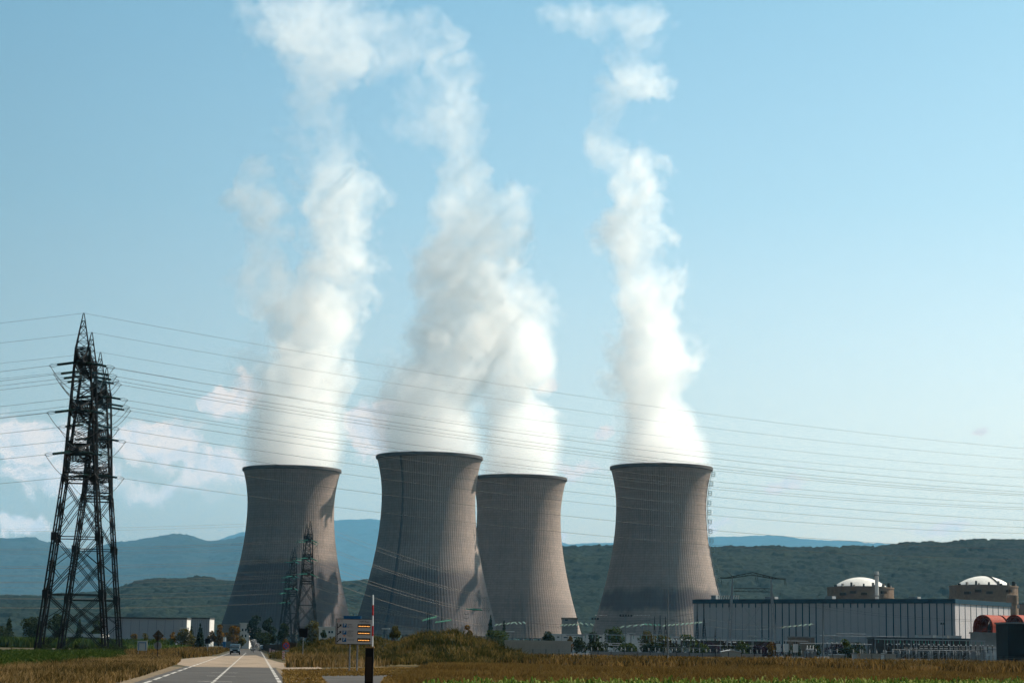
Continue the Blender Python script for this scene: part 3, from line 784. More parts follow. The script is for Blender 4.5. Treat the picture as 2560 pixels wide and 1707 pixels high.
def string_pylon(t, loc, rz, right, left, sagr, sagl, rw, lab, grp, ins, sc=1.0, phases=PHASES, wm=None):
    """insulator strings, jumper loops (parts of the pylon) and the conductors (things) on both sides"""
    for (yy, zz) in phases:
        ends = []
        for vec, sg, sgn in ((right, sagr, 1), (left, sagl, -1)):
            p0 = loc2w(loc, rz, sgn * .35, yy, zz, sc)
            p1 = Vector((p0.x + vec[0], p0.y + vec[1], p0.z + (vec[2] if len(vec) > 2 else 0)))
            pts = sagline(p0, p1, sg, 26); d = (Vector(sagline(p0, p1, sg, 60)[1]) - p0).normalized()
            e = p0 + d * 5.6 * sc
            mb = MB(); string_mb(mb, w2loc(loc, rz, p0, sc), w2loc(loc, rz, e, sc)); ring_mb(mb, w2loc(loc, rz, p0, sc), w2loc(loc, rz, e, sc)); mb.build('insulator', ins, t)
            cable(e, p1, sg * .97, rw, lab[0 if sgn > 0 else 1], grp[0 if sgn > 0 else 1], m_=wm)
            ends.append(w2loc(loc, rz, e, sc))
        a, b = ends[1], ends[0]
        MB().path([a.lerp(b, i / 16) - Vector((0, -.0, 4 * 4.2 * (i/16) * (1 - i/16))) for i in range(17)], .045, 4).build('jumper_loop', m_wire, t)
    for s in (-1, 1):
        for vec, sg, k_ in ((right, sagr * .85, 0), (left, sagl * .85, 1)):
            p0 = loc2w(loc, rz, 0, s * 10.5, 55.6, sc); cable(p0, (p0.x + vec[0], p0.y + vec[1], p0.z + (vec[2] if len(vec) > 2 else 0)), sg, rw * .75, lab[2 + k_], grp[2 + k_], m_=wm)
RZ = R(8)
LA = (-72.6, 336.5, 0); LB = (-78.9, 381.5, 0)
pA = pylon('tall black lattice pylon, nearer and higher of the close pair at the left', LA, RZ, m_steel, 'near lattice pylons')
pB = pylon('tall black lattice pylon behind and right of the highest one', LB, RZ, m_steel, 'near lattice pylons')
for t_, l_, nm in ((pA, LA, 'nearer'), (pB, LB, 'farther')):
    string_pylon(t_, l_, RZ, (300, 225), (-279, 108), 6.6, 5.5, .028,
        ['thin conductor sweeping right across the sky from the %s tall black pylon' % nm, 'thin conductor running off the left edge from the %s tall black pylon' % nm,
         'faint earth wire from the tip of the %s black pylon across to the right' % nm, 'faint earth wire from the tip of the %s black pylon to the left edge' % nm],
        ['right conductors of the %s near pylon' % nm, 'left conductors of the %s near pylon' % nm, 'right earth wires of the %s near pylon' % nm, 'left earth wires of the %s near pylon' % nm], m_insd,
        phases=[PHASES[i] for i in ((0, 1, 2, 3, 4, 5, 6) if nm == 'nearer' else (0, 1, 3, 4, 6))])
# three pylons further off
def at_pylon(px, py, Y): p = atY(px, py, Y); return p
P1 = (X_at(762, 890), 890, 0); P2 = (X_at(726, 1130), 1130, 0); P3 = (X_at(712, 1150), 1150, 0)
g_mid = 'distant lattice pylons'
pM = pylon('distant lattice pylon before the left tower, tallest of three', P1, R(10), m_steel2, g_mid)
GA = Vector((X_at(1190, 1000), 1000, atY(1190, 1524, 1000)[2])); GB = Vector((X_at(1080, 1000), 1000, atY(1080, 1546, 1000)[2]))
pM2 = dup(pM, P2, R(10), 'distant lattice pylon half hidden behind the taller one', g_mid)
pM3 = dup(pM, P3, R(10), 'distant lattice pylon lowest and leftmost of three', g_mid, scale=.78)
for t_, l_, sc_, g_, nm, ph in ((pM, P1, 1.0, GA, 'tallest', PHASES[:2] + PHASES[4:7]), (pM2, P2, 1.0, GB, 'half hidden', PHASES[:1] + PHASES[4:7]), (pM3, P3, .78, GB + Vector((8, 4, 0)), 'lowest', PHASES[:1] + PHASES[4:8])):
    string_pylon(t_, l_, R(10), (g_.x - l_[0], g_.y - l_[1], g_.z - 40 * sc_), (-330, 60, 0), 2.2, 5, .048,
        ['thin sunlit conductor slanting down right from the %s distant pylon' % nm, 'thin conductor from the left edge to the %s distant pylon' % nm,
         'faint earth wire slanting down right from the tip of the %s distant pylon' % nm, 'faint earth wire from the left edge to the tip of the %s distant pylon' % nm],
        ['right conductors of the %s distant pylon' % nm, 'left conductors of the %s distant pylon' % nm, 'right earth wires of the %s distant pylon' % nm, 'left earth wires of the %s distant pylon' % nm], m_glass, sc_, ph, m_wire_lit)
# ------------------------------------------------------------------ buildings
def on_line(px, A, B, z=0.0):      # where the column px meets the wall line A-B
    lo, hi = -0.5, 1.5
    f = lambda t: X_at(px, A[1] + (B[1] - A[1]) * t, z) - (A[0] + (B[0] - A[0]) * t)
    for _ in range(50):
        mid = (lo + hi) / 2
        if (f(lo) < 0) == (f(mid) < 0): lo = mid
        else: hi = mid
    return lo
m_panel = mat('grey_cladding', (.46, .42, .42), .6, n1=(.03, .06), n2=(.5, .04))
m_teal = mat('dark_teal_trim', (.006, .036, .060), .5, n1=(.3, .2))
m_roofd = mat('dark_roofing', (.05, .05, .052), .8, n1=(.2, .3))
m_white = mat('white_render', (.56, .53, .50), .8, n1=(.15, .07))
m_beige = mat('beige_render', (.34, .29, .235), .85, n1=(.3, .08))
m_conc = mat('stained_concrete', (.20, .135, .092), .9, n1=(.10, .4, (.13, .09, .062)), n2=(.5, .2))
m_conc2 = mat('plain_concrete', (.22, .20, .185), .9, n1=(.2, .2))
m_dome = mat('pale_dome_paint', (.60, .57, .53), .6, n1=(.12, .12), n2=(.03, .10))
m_glassd = mat('dark_window_glass', (.02, .025, .03), .15, spec=.6)
m_black = mat('black_metal', (.008, .0075, .008), .8)
m_galv = mat('galvanised_steel', (.17, .175, .18), .6, .4, n1=(1, .15))
m_ltgrey = mat('light_grey_steel', (.25, .255, .26), .6, .2, n1=(1, .12))
m_rust = mat('rust_red_steel', (.27, .038, .016), .7, n1=(.3, .4, (.13, .020, .010)))
m_shed = mat('whitewashed_metal', (.50, .50, .49), .5, n1=(.2, .12))
m_white_shade = mat('shaded_white_cladding', (.32, .325, .35), .65, n1=(.02, .06))  # white cladding darkened to blue grey, front shade in the colour
m_brownp = mat('dark_brown_panel', (.040, .024, .016), .8, n1=(.5, .3))

# long hall, its front running away to the left
HA, HB = (X_at(1734, 1090), 1090.0), (X_at(2390, 1000), 1000.0)
hv = Vector((HA[0] - HB[0], HA[1] - HB[1], 0)); HL = hv.length; hv.normalize(); hn = Vector((-hv.y, hv.x, 0))
if hn.y < 0: hn = -hn
HD = 70.0; HH = atY(2390, 1497, 1000)[2]
t = thing('turbine_hall', 'long pale grey hall with dark teal fascia and vertical strips', 'hall', (HB[0], HB[1], 0))
hz_ = math.atan2(hv.y, hv.x)
def H3(u, v, z): p = hv * u + hn * v; return (p.x, p.y, z)       # u along the front from the near corner, v into the depth
def hbox(mb, u0, u1, v0, v1, z0, z1):
    mb.v += [H3(u, v, z) for z in (z0, z1) for u, v in ((u0, v0), (u1, v0), (u1, v1), (u0, v1))]; o = len(mb.v) - 8
    mb.f += [(o, o+3, o+2, o+1), (o+4, o+5, o+6, o+7)] + [(o+i, o+(i+1) % 4, o+4+(i+1) % 4, o+4+i) for i in range(4)]
b_ = MB(); hbox(b_, 0, HL, 0, HD, 0, HH - 2.1); b_.build('wall', m_panel, t)
b_ = MB(); hbox(b_, -.5, HL + .5, -.5, HD + .5, HH - 2.1, HH); b_.build('fascia', m_teal, t)
b_ = MB(); hbox(b_, .6, HL - .6, .6, HD - .6, HH, HH + .25); b_.build('roof', m_roofd, t)
full = [1345, 1410]; short = [1470, 1532, 1595, 1658, 1722, 1788, 1853, 1918]; full2 = [1980, 2047, 2113, 2180, 2247, 2313]
pxs = [(1400 + c * .2551, 1) for c in full] + [(1400 + c * .2551, 0) for c in short] + [(1400 + c * .2551, 1) for c in full2]
pxs += [(1960 + c * .2551, 1) for c in (118, 183, 250, 316, 385)] + [(1960 + c * .2551, 0) for c in (452, 520, 588, 656, 726, 795, 863, 933)] + [(1960 + c * .2551, 1) for c in (1004, 1074, 1146, 1216, 1287, 1358, 1430, 1502, 1574, 1647)]
for px, fl in pxs:
    u = (1 - on_line(px, HA, HB, 15)) * HL; b_ = MB()
    if fl: hbox(b_, u - .28, u + .28, -.16, 0, 1.0, HH - 2.1)
    else: hbox(b_, u - .32, u + .32, -.16, 0, HH - 4.2, HH - 2.1); hbox(b_, u - .07, u + .07, -.06, 0, 1.0, HH - 4.2)
    b_.build('wall_strip', m_teal, t)
for i in range(10):
    v = 7.0 * i + 5.0; b_ = MB(); hbox(b_, -.13, 0, v - .22, v + .22, 1.0, HH - 2.1); b_.build('wall_strip', m_teal, t)
for u, w_, h_ in ((70, 4, 1.6), (104, 6, 1.4), (140, 3, 2.2), (22, 5, 1.2)):
    b_ = MB(); hbox(b_, u, u + w_, 4, 8, HH + .25, HH + .25 + h_); b_.build('roof_vent', m_ltgrey, t)
for i in range(9):
    b_ = MB(); hbox(b_, HL - 14 - i * 1.5, HL - 13.6 - i * 1.5, 3, 3.4, HH + .25, HH + 1.9); hbox(b_, HL - 14.3 - i * 1.5, HL - 13.3 - i * 1.5, 2.8, 3.6, HH + 1.9, HH + 2.2); b_.build('roof_cowl', m_ltgrey, t)
# reactor buildings
def reactor(label, pxc, Y, pw, ytop_cyl, pdw, ydome, stair):
    cx = X_at(pxc, Y, 40); Rr = pw / F * Y / 2; zc = atY(pxc, ytop_cyl, Y)[2]; zd = atY(pxc, ydome, Y)[2]; rd = pdw / F * Y / 2
    t = thing('reactor_building', label, 'reactor', (cx, Y, 0), 0, 'domed reactor buildings')
    c = MB().lathe([(Rr, 0), (Rr, zc - 6.5), (Rr + .25, zc - 6.5), (Rr + .25, zc - 6.0), (Rr, zc - 6.0), (Rr, zc - .8), (Rr + .3, zc - .8), (Rr + .3, zc), (rd, zc)], 96, cap=True)
    for i in range(24): a = 2*PI*i/24; c.box(Rr * math.cos(a), Rr * math.sin(a), (zc - 1) / 2, .22, .22, zc - 1.2, a)
    c.build('containment_wall', m_conc, t)
    hd = zd - zc; Rs = (rd * rd + hd * hd) / (2 * hd)
    pr = []
    for i in range(17):
        a = math.asin(rd / Rs) * (1 - i / 16); pr.append((Rs * math.sin(a), zc + .12 + Rs * math.cos(a) - (Rs - hd)))
    d = MB().lathe(pr, 72, cap=False).build('dome', m_dome, t, smooth=True)
    MB().lathe([(rd + .05, zc), (rd + .05, zc + .5), (rd - .25, zc + .5)], 72, cap=False).build('dome_kerb', m_conc2, t)
    s = MB()
    if stair:
        a0 = R(-70)
        for i in range(26):
            f = i / 25; r_ = rd * (1 - f); q = math.asin(r_ / Rs); z = zc + .5 + Rs * math.cos(q) - (Rs - hd)
            s.box(r_ * math.cos(a0), r_ * math.sin(a0), z, .5, 1.0, .35, a0)
        s.build('dome_stair', m_black, t)
    for i in range(10):
        a = R(-150 + i * 13 + (i % 3) * 4); h_ = 1.1 + .7 * (i % 3)
        MB().box((Rr - .8) * math.cos(a), (Rr - .8) * math.sin(a), zc + h_ / 2, 1.6, .9, h_, a).build('roof_fitting', m_conc2 if i % 2 else m_black, t)
    for a, z in ((-112, zc - 3.5), (-94, zc - 4.4), (-58, zc - 3.2), (-130, zc - 4.6)):
        a = R(a); MB().box((Rr + .7) * math.cos(a), (Rr + .7) * math.sin(a), z, 1.4, 3.6, 1.5, a).build('wall_gallery', m_brownp, t)
    return t
reactor('domed reactor building with the white vent stack before it', 2151, 1225, 163, 1468, 132, 1443, False)
rb = reactor('domed reactor building at the right with a dark stair on its white dome', 2459, 1195, 166, 1464.5, 134, 1440, True)
Y = 1130; p = G(2194, Y, 0); zt = atY(2194, 1428, Y)[2]
t = thing('vent_stack', 'slim white vent stack rising in front of the left dome', 'chimney', p)
MB().lathe([(1.05, 0), (1.05, zt)], 20).build('flue', m_white, t)
for z in (zt - 1.9, zt - 13.5): MB().lathe([(1.05, z - .5), (1.8, z), (1.8, z + .16), (1.07, z + .16)], 20, cap=False).lathe([(1.8, z + 1.0), (1.85, z + 1.05), (1.8, z + 1.1)], 20, cap=False).build('gallery', m_ltgrey, t)
Y = 1090; p = G(2534, Y, 0); zt = atY(2534, 1487, Y)[2]
t = thing('stair_tower', 'round concrete stair tower at the right end of the long hall', 'tower', p)
MB().lathe([(2.4, 0), (2.4, zt - 4), (3.1, zt - 4), (3.1, zt), (2.6, zt + .3)], 24).build('shaft', m_conc, t)
MB().box(2.7, -2.2, zt - 6, 1.4, .6, 2.2).build('landing', m_ltgrey, t)
Y = 1230; p0, p1 = G(2544, Y), G(2700, Y)
t = thing('annex_block', 'brown annex block behind the stair tower at the right edge', 'building', (p0[0], Y, 0))
zt = atY(2555, 1510, Y)[2]; MB().box((p1[0] - p0[0]) / 2, 10, zt / 2, p1[0] - p0[0], 20, zt).build('wall', m_conc, t); MB().box((p1[0] - p0[0]) / 2, 10, zt + .3, p1[0] - p0[0] + .6, 20.6, .6).build('roof', m_roofd, t)

def block(name, label, cat, px0, px1, ytop, Y, depth, wallm, roofm=None, windows=(), over=.3, roof_t=.5, group=None, zb=0.0, yaw=0.0):
    """box building facing the camera; windows = (px, py0, py1, width px) on the front"""
    x0, x1 = X_at(px0, Y), X_at(px1, Y); zt = atY((px0 + px1) / 2, ytop, Y)[2]; cx = (x0 + x1) / 2; W = x1 - x0
    t = thing(name, label, cat, (cx, Y, 0), yaw, group)
    MB().box(0, depth / 2, (zt - roof_t) / 2, W, depth, zt - roof_t).build('wall', wallm, t)
    MB().box(0, depth / 2, zt - roof_t / 2 + .003, W + 2 * over, depth + 2 * over, roof_t).build('roof', roofm or wallm, t)
    for (px, y0, y1, wp) in windows:
        zz0, zz1 = atY(px, y1, Y)[2], atY(px, y0, Y)[2]; ww = wp / F * Y; xx = X_at(px, Y) - cx
        wf = MB().box(xx, -.03, (zz0 + zz1) / 2, ww, .06, zz1 - zz0).build('window', m_ltgrey, t)
        MB().box(xx, -.075, (zz0 + zz1) / 2, ww * .86, .03, (zz1 - zz0) * .86).build('pane', m_glassd, wf)
    return t, cx, W, zt
# warehouses at the left: front shade and gable sunlight painted as wall colours
def warehouse(label, px0, px1, pxe, ytop, Y, gab):
    x0, x1 = X_at(px0, Y), X_at(px1, Y); W = x1 - x0; zt = atY(px1, ytop, Y)[2]
    t = thing('warehouse', label, 'warehouse', (x1, Y, 0), 0, 'grey warehouses')
    k = (X_at(pxe, Y + 14) - x1) / 14.0; D_ = 14
    poly = [(-W, 0), (0, 0), (k * D_, D_), (-W + k * D_, D_)]
    MB().prism([(a, b) for a, b in poly], 0, zt - .6, 'xy').build('wall', m_white_shade, t)
    MB().prism([(-W - .3, -.3), (.3, -.3), (k * D_ + .3, D_), (-W + k * D_, D_)], zt - .6, zt, 'xy').build('roof', m_roofd, t)
    e = MB(); e.prism([(.02, .3), (k * D_, D_ - .5), (k * D_ + .12, D_ - .5), (.14, .3)], .5, zt - .62, 'xy'); e.build('end_wall', m_white, t)
    for i in range(10): MB().box(-W * (i + .5) / 10, -.05, zt / 2 - .4, .08, .1, zt - 1.2).build('wall_seam', m_roofd, t)
    return t, zt
wt, _ = warehouse('long warehouse with shaded blue grey front behind the near pylons', 250, 464, 474, 1543.5, 800, 1)
warehouse('shorter warehouse with shaded grey front right of the long one', 476, 521, 533, 1543, 860, 1)
p = G(462, 795); 
t = thing('warehouse_porch', 'low white porch roof at the corner of the long warehouse', 'porch', (p[0], 794, 0))
zt = atY(462, 1569, 795)[2]; MB().box(0, 0, zt, 3.6, 4, .35).build('roof', m_white, t)
for s in (-1, 1): MB().box(s * 1.6, -1.7, (zt - .175) / 2, .2, .2, zt - .175).build('post', m_white, t)
block('farm_shed', 'low shed with pale roof seen between the pylon legs', 'shed', 171, 247, 1583, 640, 12, m_brownp, m_white, over=.6, roof_t=1.1)
t, cx, W, zt = block('office_building', 'white office block with dark windows under the left cooling tower', 'building', 599, 622, 1556, 740, 16, m_white, m_white,
    windows=[(605, 1570, 1577, 4), (605, 1585, 1592, 4), (613, 1570, 1577, 4), (613, 1585, 1592, 4)])
block('office_shaded_front', 'shaded grey front of the white office block', 'building', 557, 598, 1559.5, 745, 18, m_conc2, m_conc2)  # office front as its own block, its shade painted as grey
block('small_white_house', 'little white building with two dark windows left of the parking sign', 'building', 796, 838, 1566, 700, 10, m_white, m_white, windows=[(822, 1576, 1582, 5), (829, 1576, 1582, 5), (825, 1590, 1595, 5)])
# beige shed right of the mound
t, cx, W, zt = block('beige_building', 'long low beige building right of the mound', 'building', 1262, 1427, 1600, 482, 9, m_beige, m_beige, over=.12, roof_t=.9)
for i in range(12): MB().box(-W / 2 + (i + .5) * W / 12, -.03, (zt - 1) / 2, .05, .06, zt - 1.1).build('wall_seam', m_conc2, t)
# block at the foot of the towers and the low white sheds
block('pump_house', 'square brown concrete block at the foot of the rear tower', 'building', 1405, 1443, 1543, 1200, 14, m_conc2, m_conc, windows=[(1415, 1546, 1551, 9)], roof_t=1.0)
block('white_shed', 'long low white shed between the two right cooling towers', 'shed', 1380, 1476, 1584, 900, 14, m_white, m_shed, windows=[(1414, 1591, 1594, 11), (1438, 1591, 1594, 9), (1395, 1590, 1593, 6)])
def roof_box(label, px0, px1, y0, y1, Y):
    x0, x1 = X_at(px0, Y), X_at(px1, Y); za, zb_ = atY(px0, y0, Y)[2], atY(px0, y1, Y)[2]; W = x1 - x0
    t = thing('roof_unit', label, 'roof unit', ((x0 + x1) / 2, Y, zb_), 0, 'white units on the low white shed')
    MB().box(0, 0, (za - zb_) * .42, W, 2.4, (za - zb_) * .84).build('casing', m_white, t)
    MB().box(0, 0, (za - zb_) * .92, W * .9, 2.0, (za - zb_) * .14).build('top_grille', m_galv, t)
    for k_ in (-.25, .25): MB().box(W * k_, -1.22, (za - zb_) * .45, W * .3, .05, (za - zb_) * .45).build('louvre', m_glassd, t)
block('white_shed', 'low white shed behind the green trees before the banded tower', 'shed', 1480, 1640, 1584, 905, 14, m_white, m_shed, windows=[(1500, 1590, 1594, 9)])
roof_box('white rooftop unit left of the big round green tree', 1489, 1517, 1572, 1583.5, 909)
for i, (a_, b_) in enumerate(((1567, 1577), (1586, 1602), (1604, 1626))): roof_box('white rooftop unit between the two green trees, %s of three' % ('leftmost', 'middle', 'rightmost')[i], a_, b_, 1575 - i * .6, 1583.5, 909)
block('white_shed', 'low white shed left of the long hall behind the trees', 'shed', 1628, 1735, 1590, 840, 12, m_white, m_shed, windows=[(1660, 1595, 1598, 10), (1690, 1595, 1598, 12)])
block('switch_house', 'dark low building with bright roof below the hall', 'building', 1745, 1935, 1598, 860, 14, m_brownp, m_shed, roof_t=.5)
block('switch_house', 'brown block in the yard behind the transformers', 'building', 1978, 2037, 1590, 830, 10, m_conc, m_conc2)
block('switch_house', 'long dark low building right of the yard before the hall end', 'building', 2187, 2524, 1594, 800, 16, m_brownp, m_roofd, windows=[(2225 + i * 22, 1607, 1616, 9) for i in range(6)], roof_t=.6)
for i, (a, b) in enumerate(((2302, 2335), (2348, 2376), (2382, 2412), (2462, 2505))):
    block('roof_unit', 'bright metal roof unit on the long dark building, ' + ('leftmost', 'second', 'third', 'rightmost')[i] + ' of four', 'roof unit', a, b, 1590.5 - (i == 0), 796, 6, m_shed, m_shed, roof_t=.3, group='bright roof units')
for o in [o for o in bpy.data.objects if o.name.startswith('roof_unit')]:       # they stand on the roof
    zr = atY(2350, 1594, 800)[2]
    for c in kids(o):
        for v in c.data.vertices: v.co.z = zr + .01 + (v.co.z / 8.5) * 1.0
    o.location.y += 5.0
block('canopy', 'bright low canopy roof at the right of the yard', 'canopy', 2478, 2526, 1618, 620, 8, m_shed, m_shed, roof_t=.4)
t, cx, W, zt = block('dark_building', 'black building cutting off the right edge of the picture', 'building', 2521, 2620, 1555, 500, 12, m_black, m_conc2, roof_t=.35)
t, cx, W, zt = block('beige_hut', 'beige hut with white door among the switchgear', 'hut', 2152, 2240, 1633, 505, 5, m_beige, m_beige, over=.1, roof_t=.3)
MB().box(1.1, -.04, 1.0, .9, .08, 2.0).build('door', m_white, t)
for i in range(8): MB().box(-W/2 + (i + .5) * W / 8, -.02, zt / 2 - .2, .04, .04, zt - .5).build('wall_seam', m_conc2, t)
block('small_cabin', 'small beige cabin left of the hut with white door', 'cabin', 2080, 2110, 1634, 507, 4, m_beige, m_shed, roof_t=.25)
# gabled hut
Y = 500; p = G(1829, Y); W = 46 / F * Y; ze = atY(1829, 1629, Y)[2]; zr = atY(1829, 1624.5, Y)[2]
t = thing('gabled_hut', 'small gabled beige hut behind the yard fence', 'hut', p)
MB().prism([(-W/2, 0), (W/2, 0), (W/2, ze), (0, zr), (-W/2, ze)], 0, 4, 'xz').build('wall', m_beige, t)
MB().prism([(-W/2 - .2, ze - .02), (0, zr + .02), (W/2 + .2, ze - .02), (W/2 + .2, ze + .1), (0, zr + .16), (-W/2 - .2, ze + .1)], -.25, 4.2, 'xz').build('roof', m_shed, t)
for i, (px, wp, c) in enumerate(((1782, 16, m_beige), (1768, 12, m_beige), (2138, 10, m_white))):
    block('yard_cabinet', 'beige equipment cabinet behind the fence, ' + ('right of its twin', 'left of its twin', 'pale one left of the hut')[i], 'cabinet', px - wp / 2, px + wp / 2, 1632, 506, 2, c, m_conc2, roof_t=.15, group='yard cabinets')
# rust red barrel frames
def barrel(label, px, wp, y0, y1, Y, L):
    p = G(px, Y); r = wp / F * Y / 2; zb, zt = atY(px, y1, Y)[2], atY(px, y0, Y)[2]; r2 = min(r, zt - zb)
    t = thing('barrel_frame', label, 'steel frame', p, R(-46), 'rust red barrel frames')
    for s in (-1, 1):
        for yy in (0, L / 2, L): MB().tube((s * r, yy, 0), (s * r, yy, zt - r2), .28, n=6).build('post', m_rust, t)
    sh = MB()
    n = 16
    for yy in np.linspace(0, L, 7):
        for rr in (r, r - .7):
            sh.path([(rr * math.cos(a), yy, zt - r2 + (r2 - (r - rr)) * math.sin(a)) for a in np.linspace(0, PI, n + 1)], .14, 4)
        for i in range(n):
            a, b2 = PI * i / n, PI * (i + 1) / n
            ra, rb_ = (r, r - .7) if i % 2 else (r - .7, r)
            sh.tube((ra * math.cos(a), yy, zt - r2 + (r2 - r + ra) * math.sin(a)), (rb_ * math.cos(b2), yy, zt - r2 + (r2 - r + rb_) * math.sin(b2)), .07)
    sh.build('arch_truss', m_rust, t)
    rf = MB()
    for i in range(n):
        a, b2 = PI * i / n, PI * (i + 1) / n
        rf.quad((r * 1.01 * math.cos(a), 0, zt - r2 + r2 * 1.01 * math.sin(a)), (r * 1.01 * math.cos(b2), 0, zt - r2 + r2 * 1.01 * math.sin(b2)), (r * 1.01 * math.cos(b2), L, zt - r2 + r2 * 1.01 * math.sin(b2)), (r * 1.01 * math.cos(a), L, zt - r2 + r2 * 1.01 * math.sin(a)))
    for s in (-1, 1): rf.quad((s * r * 1.01, 0, 2.5), (s * r * 1.01, L, 2.5), (s * r * 1.01, L, zt - r2), (s * r * 1.01, 0, zt - r2))
    ro = rf.build('vault', m_rust, t)
    so = ro.modifiers.new('thick', 'SOLIDIFY'); so.thickness = .12
    ew = MB(); ew.prism([(-r * .97, 0), (r * .97, 0), (r * .97, zt - r2), (r * .6, zt - r2 * .25), (-r * .6, zt - r2 * .25), (-r * .97, zt - r2)], L - .3, L, 'xz'); ew.build('dark_interior', m_brownp, t)  # dark sheet painted in for the shaded inside of the barrel
    for k in range(3): MB().tube((-r, .1, zt - r2 - 1.5 - k * 2.2), (r, .1, zt - r2 - 1.5 - k * 2.2), .13).build('cross_beam', m_rust, t)
barrel('rust red barrel vaulted steel frame, leftmost of three', 2459, 54, 1537, 1584, 700, 9)
barrel('rust red barrel vaulted steel frame, middle one partly hidden', 2501, 44, 1538, 1584, 735, 9)
barrel('rust red barrel vaulted steel frame cut by the right edge', 2538, 54, 1537, 1584, 705, 9)
block('grey_plinth', 'pale wall under the rust red frames', 'wall', 2430, 2526, 1580, 688, 2, m_conc2, m_conc2)

# ------------------------------------------------------------------ power station yard
# fence along the front: posts, rails, wire mesh strips
FY = 458.0
t = thing('yard_fence', 'long dark post and wire fence in front of the power station yard', 'fence', (0, FY, 0))
px = 1332.0
while px < 2640:
    x = X_at(px, FY); MB().box(x, 0, .85, .13, .13, 1.75).build('post', m_black, t); px += 32.6
x0, x1 = X_at(1325, FY), X_at(2660, FY)
for z in (.25, .75, 1.25, 1.6): MB().tube((x0, -.05, z), (x1, -.05, z), .022).build('rail', m_galv, t)
MB().box((x0 + x1) / 2, .12, .16, x1 - x0, .10, .32).build('kick_board', m_brownp, t)
t = thing('yard_wall', 'low pale grey wall behind the yard fence', 'wall', (X_at(1690, 505), 505, 0))
w_ = X_at(1900, 505) - X_at(1470, 505)
MB().box(0, 0, .6, w_, .2, 1.2).build('panel', m_conc2, t)
MB().box(0, 0, 1.25, w_ + .1, .3, .1).build('coping', m_ltgrey, t)
YARD = MB().quad((X_at(1300, 462), 462, .006), (X_at(2700, 462), 462, .006), (X_at(2700, 1000), 1000, .006), (X_at(1300, 1000), 1000, .006)).build('yard_gravel_ground', mat('yard_ground', (.05, .045, .04), .95, n1=(.1, .35), n2=(1.5, .25), coords='Position'))
tag(YARD, kind='structure')
# post insulators and bus supports
def post_ins():
    t = thing('post_insulator', 'thin post insulator with white cap standing in the yard', 'insulator post', (0, 0, 0), 0, 'post insulators in the yard')
    MB().tube((0, 0, 0), (0, 0, 1.5), .07, n=6).build('post', m_galv, t)
    mb = MB()
    for i in range(5): mb.lathe([(.09, 1.5 + i * .14), (.17, 1.54 + i * .14), (.09, 1.60 + i * .14)], 8, cap=False)
    mb.lathe([(.12, 2.2), (.14, 2.3), (.0, 2.36)], 8); mb.build('insulator', m_ltgrey, t)
    return t
pi0 = post_ins(); n_ = 0
for i, px in enumerate(np.linspace(1478, 2030, 40)):
    Y = 515 + 6 * ((i * 7) % 5); o = pi0 if n_ == 0 else dup(pi0, (0, 0, 0)); o.location = (X_at(px + (i % 3) * 2, Y), Y, 0); n_ += 1
for i, px in enumerate(np.linspace(2040, 2520, 34)):
    Y = 560 + 9 * ((i * 5) % 7); o = dup(pi0, (X_at(px + (i % 4) * 3, Y), Y, 0), scale=1.25)
def breaker():
    t = thing('circuit_breaker', 'switchgear frame with dark ribbed bushings in the yard', 'switchgear', (0, 0, 0), 0, 'switchgear frames in the yard')
    f = MB()
    for x in (-1.6, 1.6): f.tube((x, 0, 0), (x, 0, 2.6), .09)
    f.tube((-1.9, 0, 2.6), (1.9, 0, 2.6), .1); f.tube((-1.6, 0, .4), (1.6, 0, 2.5), .05); f.build('frame', m_ltgrey, t)
    for x in (-1.4, 0, 1.4):
        mb = MB()
        for i in range(9): mb.lathe([(.12, 2.7 + i * .2), (.24, 2.76 + i * .2), (.12, 2.88 + i * .2)], 8, cap=False)
        mb.tube((x * 0, 0, 2.6), (0, 0, 4.6), .1, n=6); o = mb.build('bushing', m_black, t); o.location.x = x
        MB().lathe([(.16, 4.6), (.2, 4.7), (.16, 4.85), (0, 4.9)], 8, (x, 0, 0)).build('cap', m_shed, t)
    return t
br0 = breaker(); br0.location = (*G(1690, 545)[:2], 0)
for i, (px, Y) in enumerate(((1704, 560), (1718, 548), (1735, 566), (1822, 640), (1836, 650), (1850, 640), (1672, 570), (2068, 600), (2092, 590), (2150, 640), (2260, 600), (2285, 610), (2310, 600), (2335, 612), (2360, 600), (2385, 612), (2415, 600), (2440, 610), (2230, 620), (2470, 604))):
    dup(br0, (X_at(px, Y), Y, 0))
def portal_frame():
    t = thing('busbar_portal', 'slim grey busbar portal frame in the yard', 'portal frame', (0, 0, 0), 0, 'busbar portals in the yard')
    for x in (-3, 3):
        f = MB(); f.tube((x - .25, 0, 0), (x, 0, 6.4), .07); f.tube((x + .25, 0, 0), (x, 0, 6.4), .07)
        for z in (1.2, 2.4, 3.6, 4.8): f.tube((x - .2, 0, z), (x + .2, 0, z), .04)
        f.build('leg', m_ltgrey, t)
    MB().box(0, 0, 6.4, 6.6, .22, .3).build('beam', m_ltgrey, t)
    for x in (-2, 0, 2): MB().tube((x, 0, 6.2), (x, 0, 5.2), .09, n=6).build('insulator', m_glass, t)
    return t
pf0 = portal_frame(); pf0.location = (*G(2212, 640)[:2], 0)
for i, (px, Y) in enumerate(((2235, 655), (2268, 640), (2300, 655), (2322, 640), (2350, 650), (1480, 620), (1540, 640), (1600, 620), (1660, 600), (1440, 680), (1780, 700), (1905, 690), (2090, 690), (2400, 640), (2440, 650))):
    dup(pf0, (X_at(px, Y), Y, 0), rz=R((i * 37) % 25 - 12))
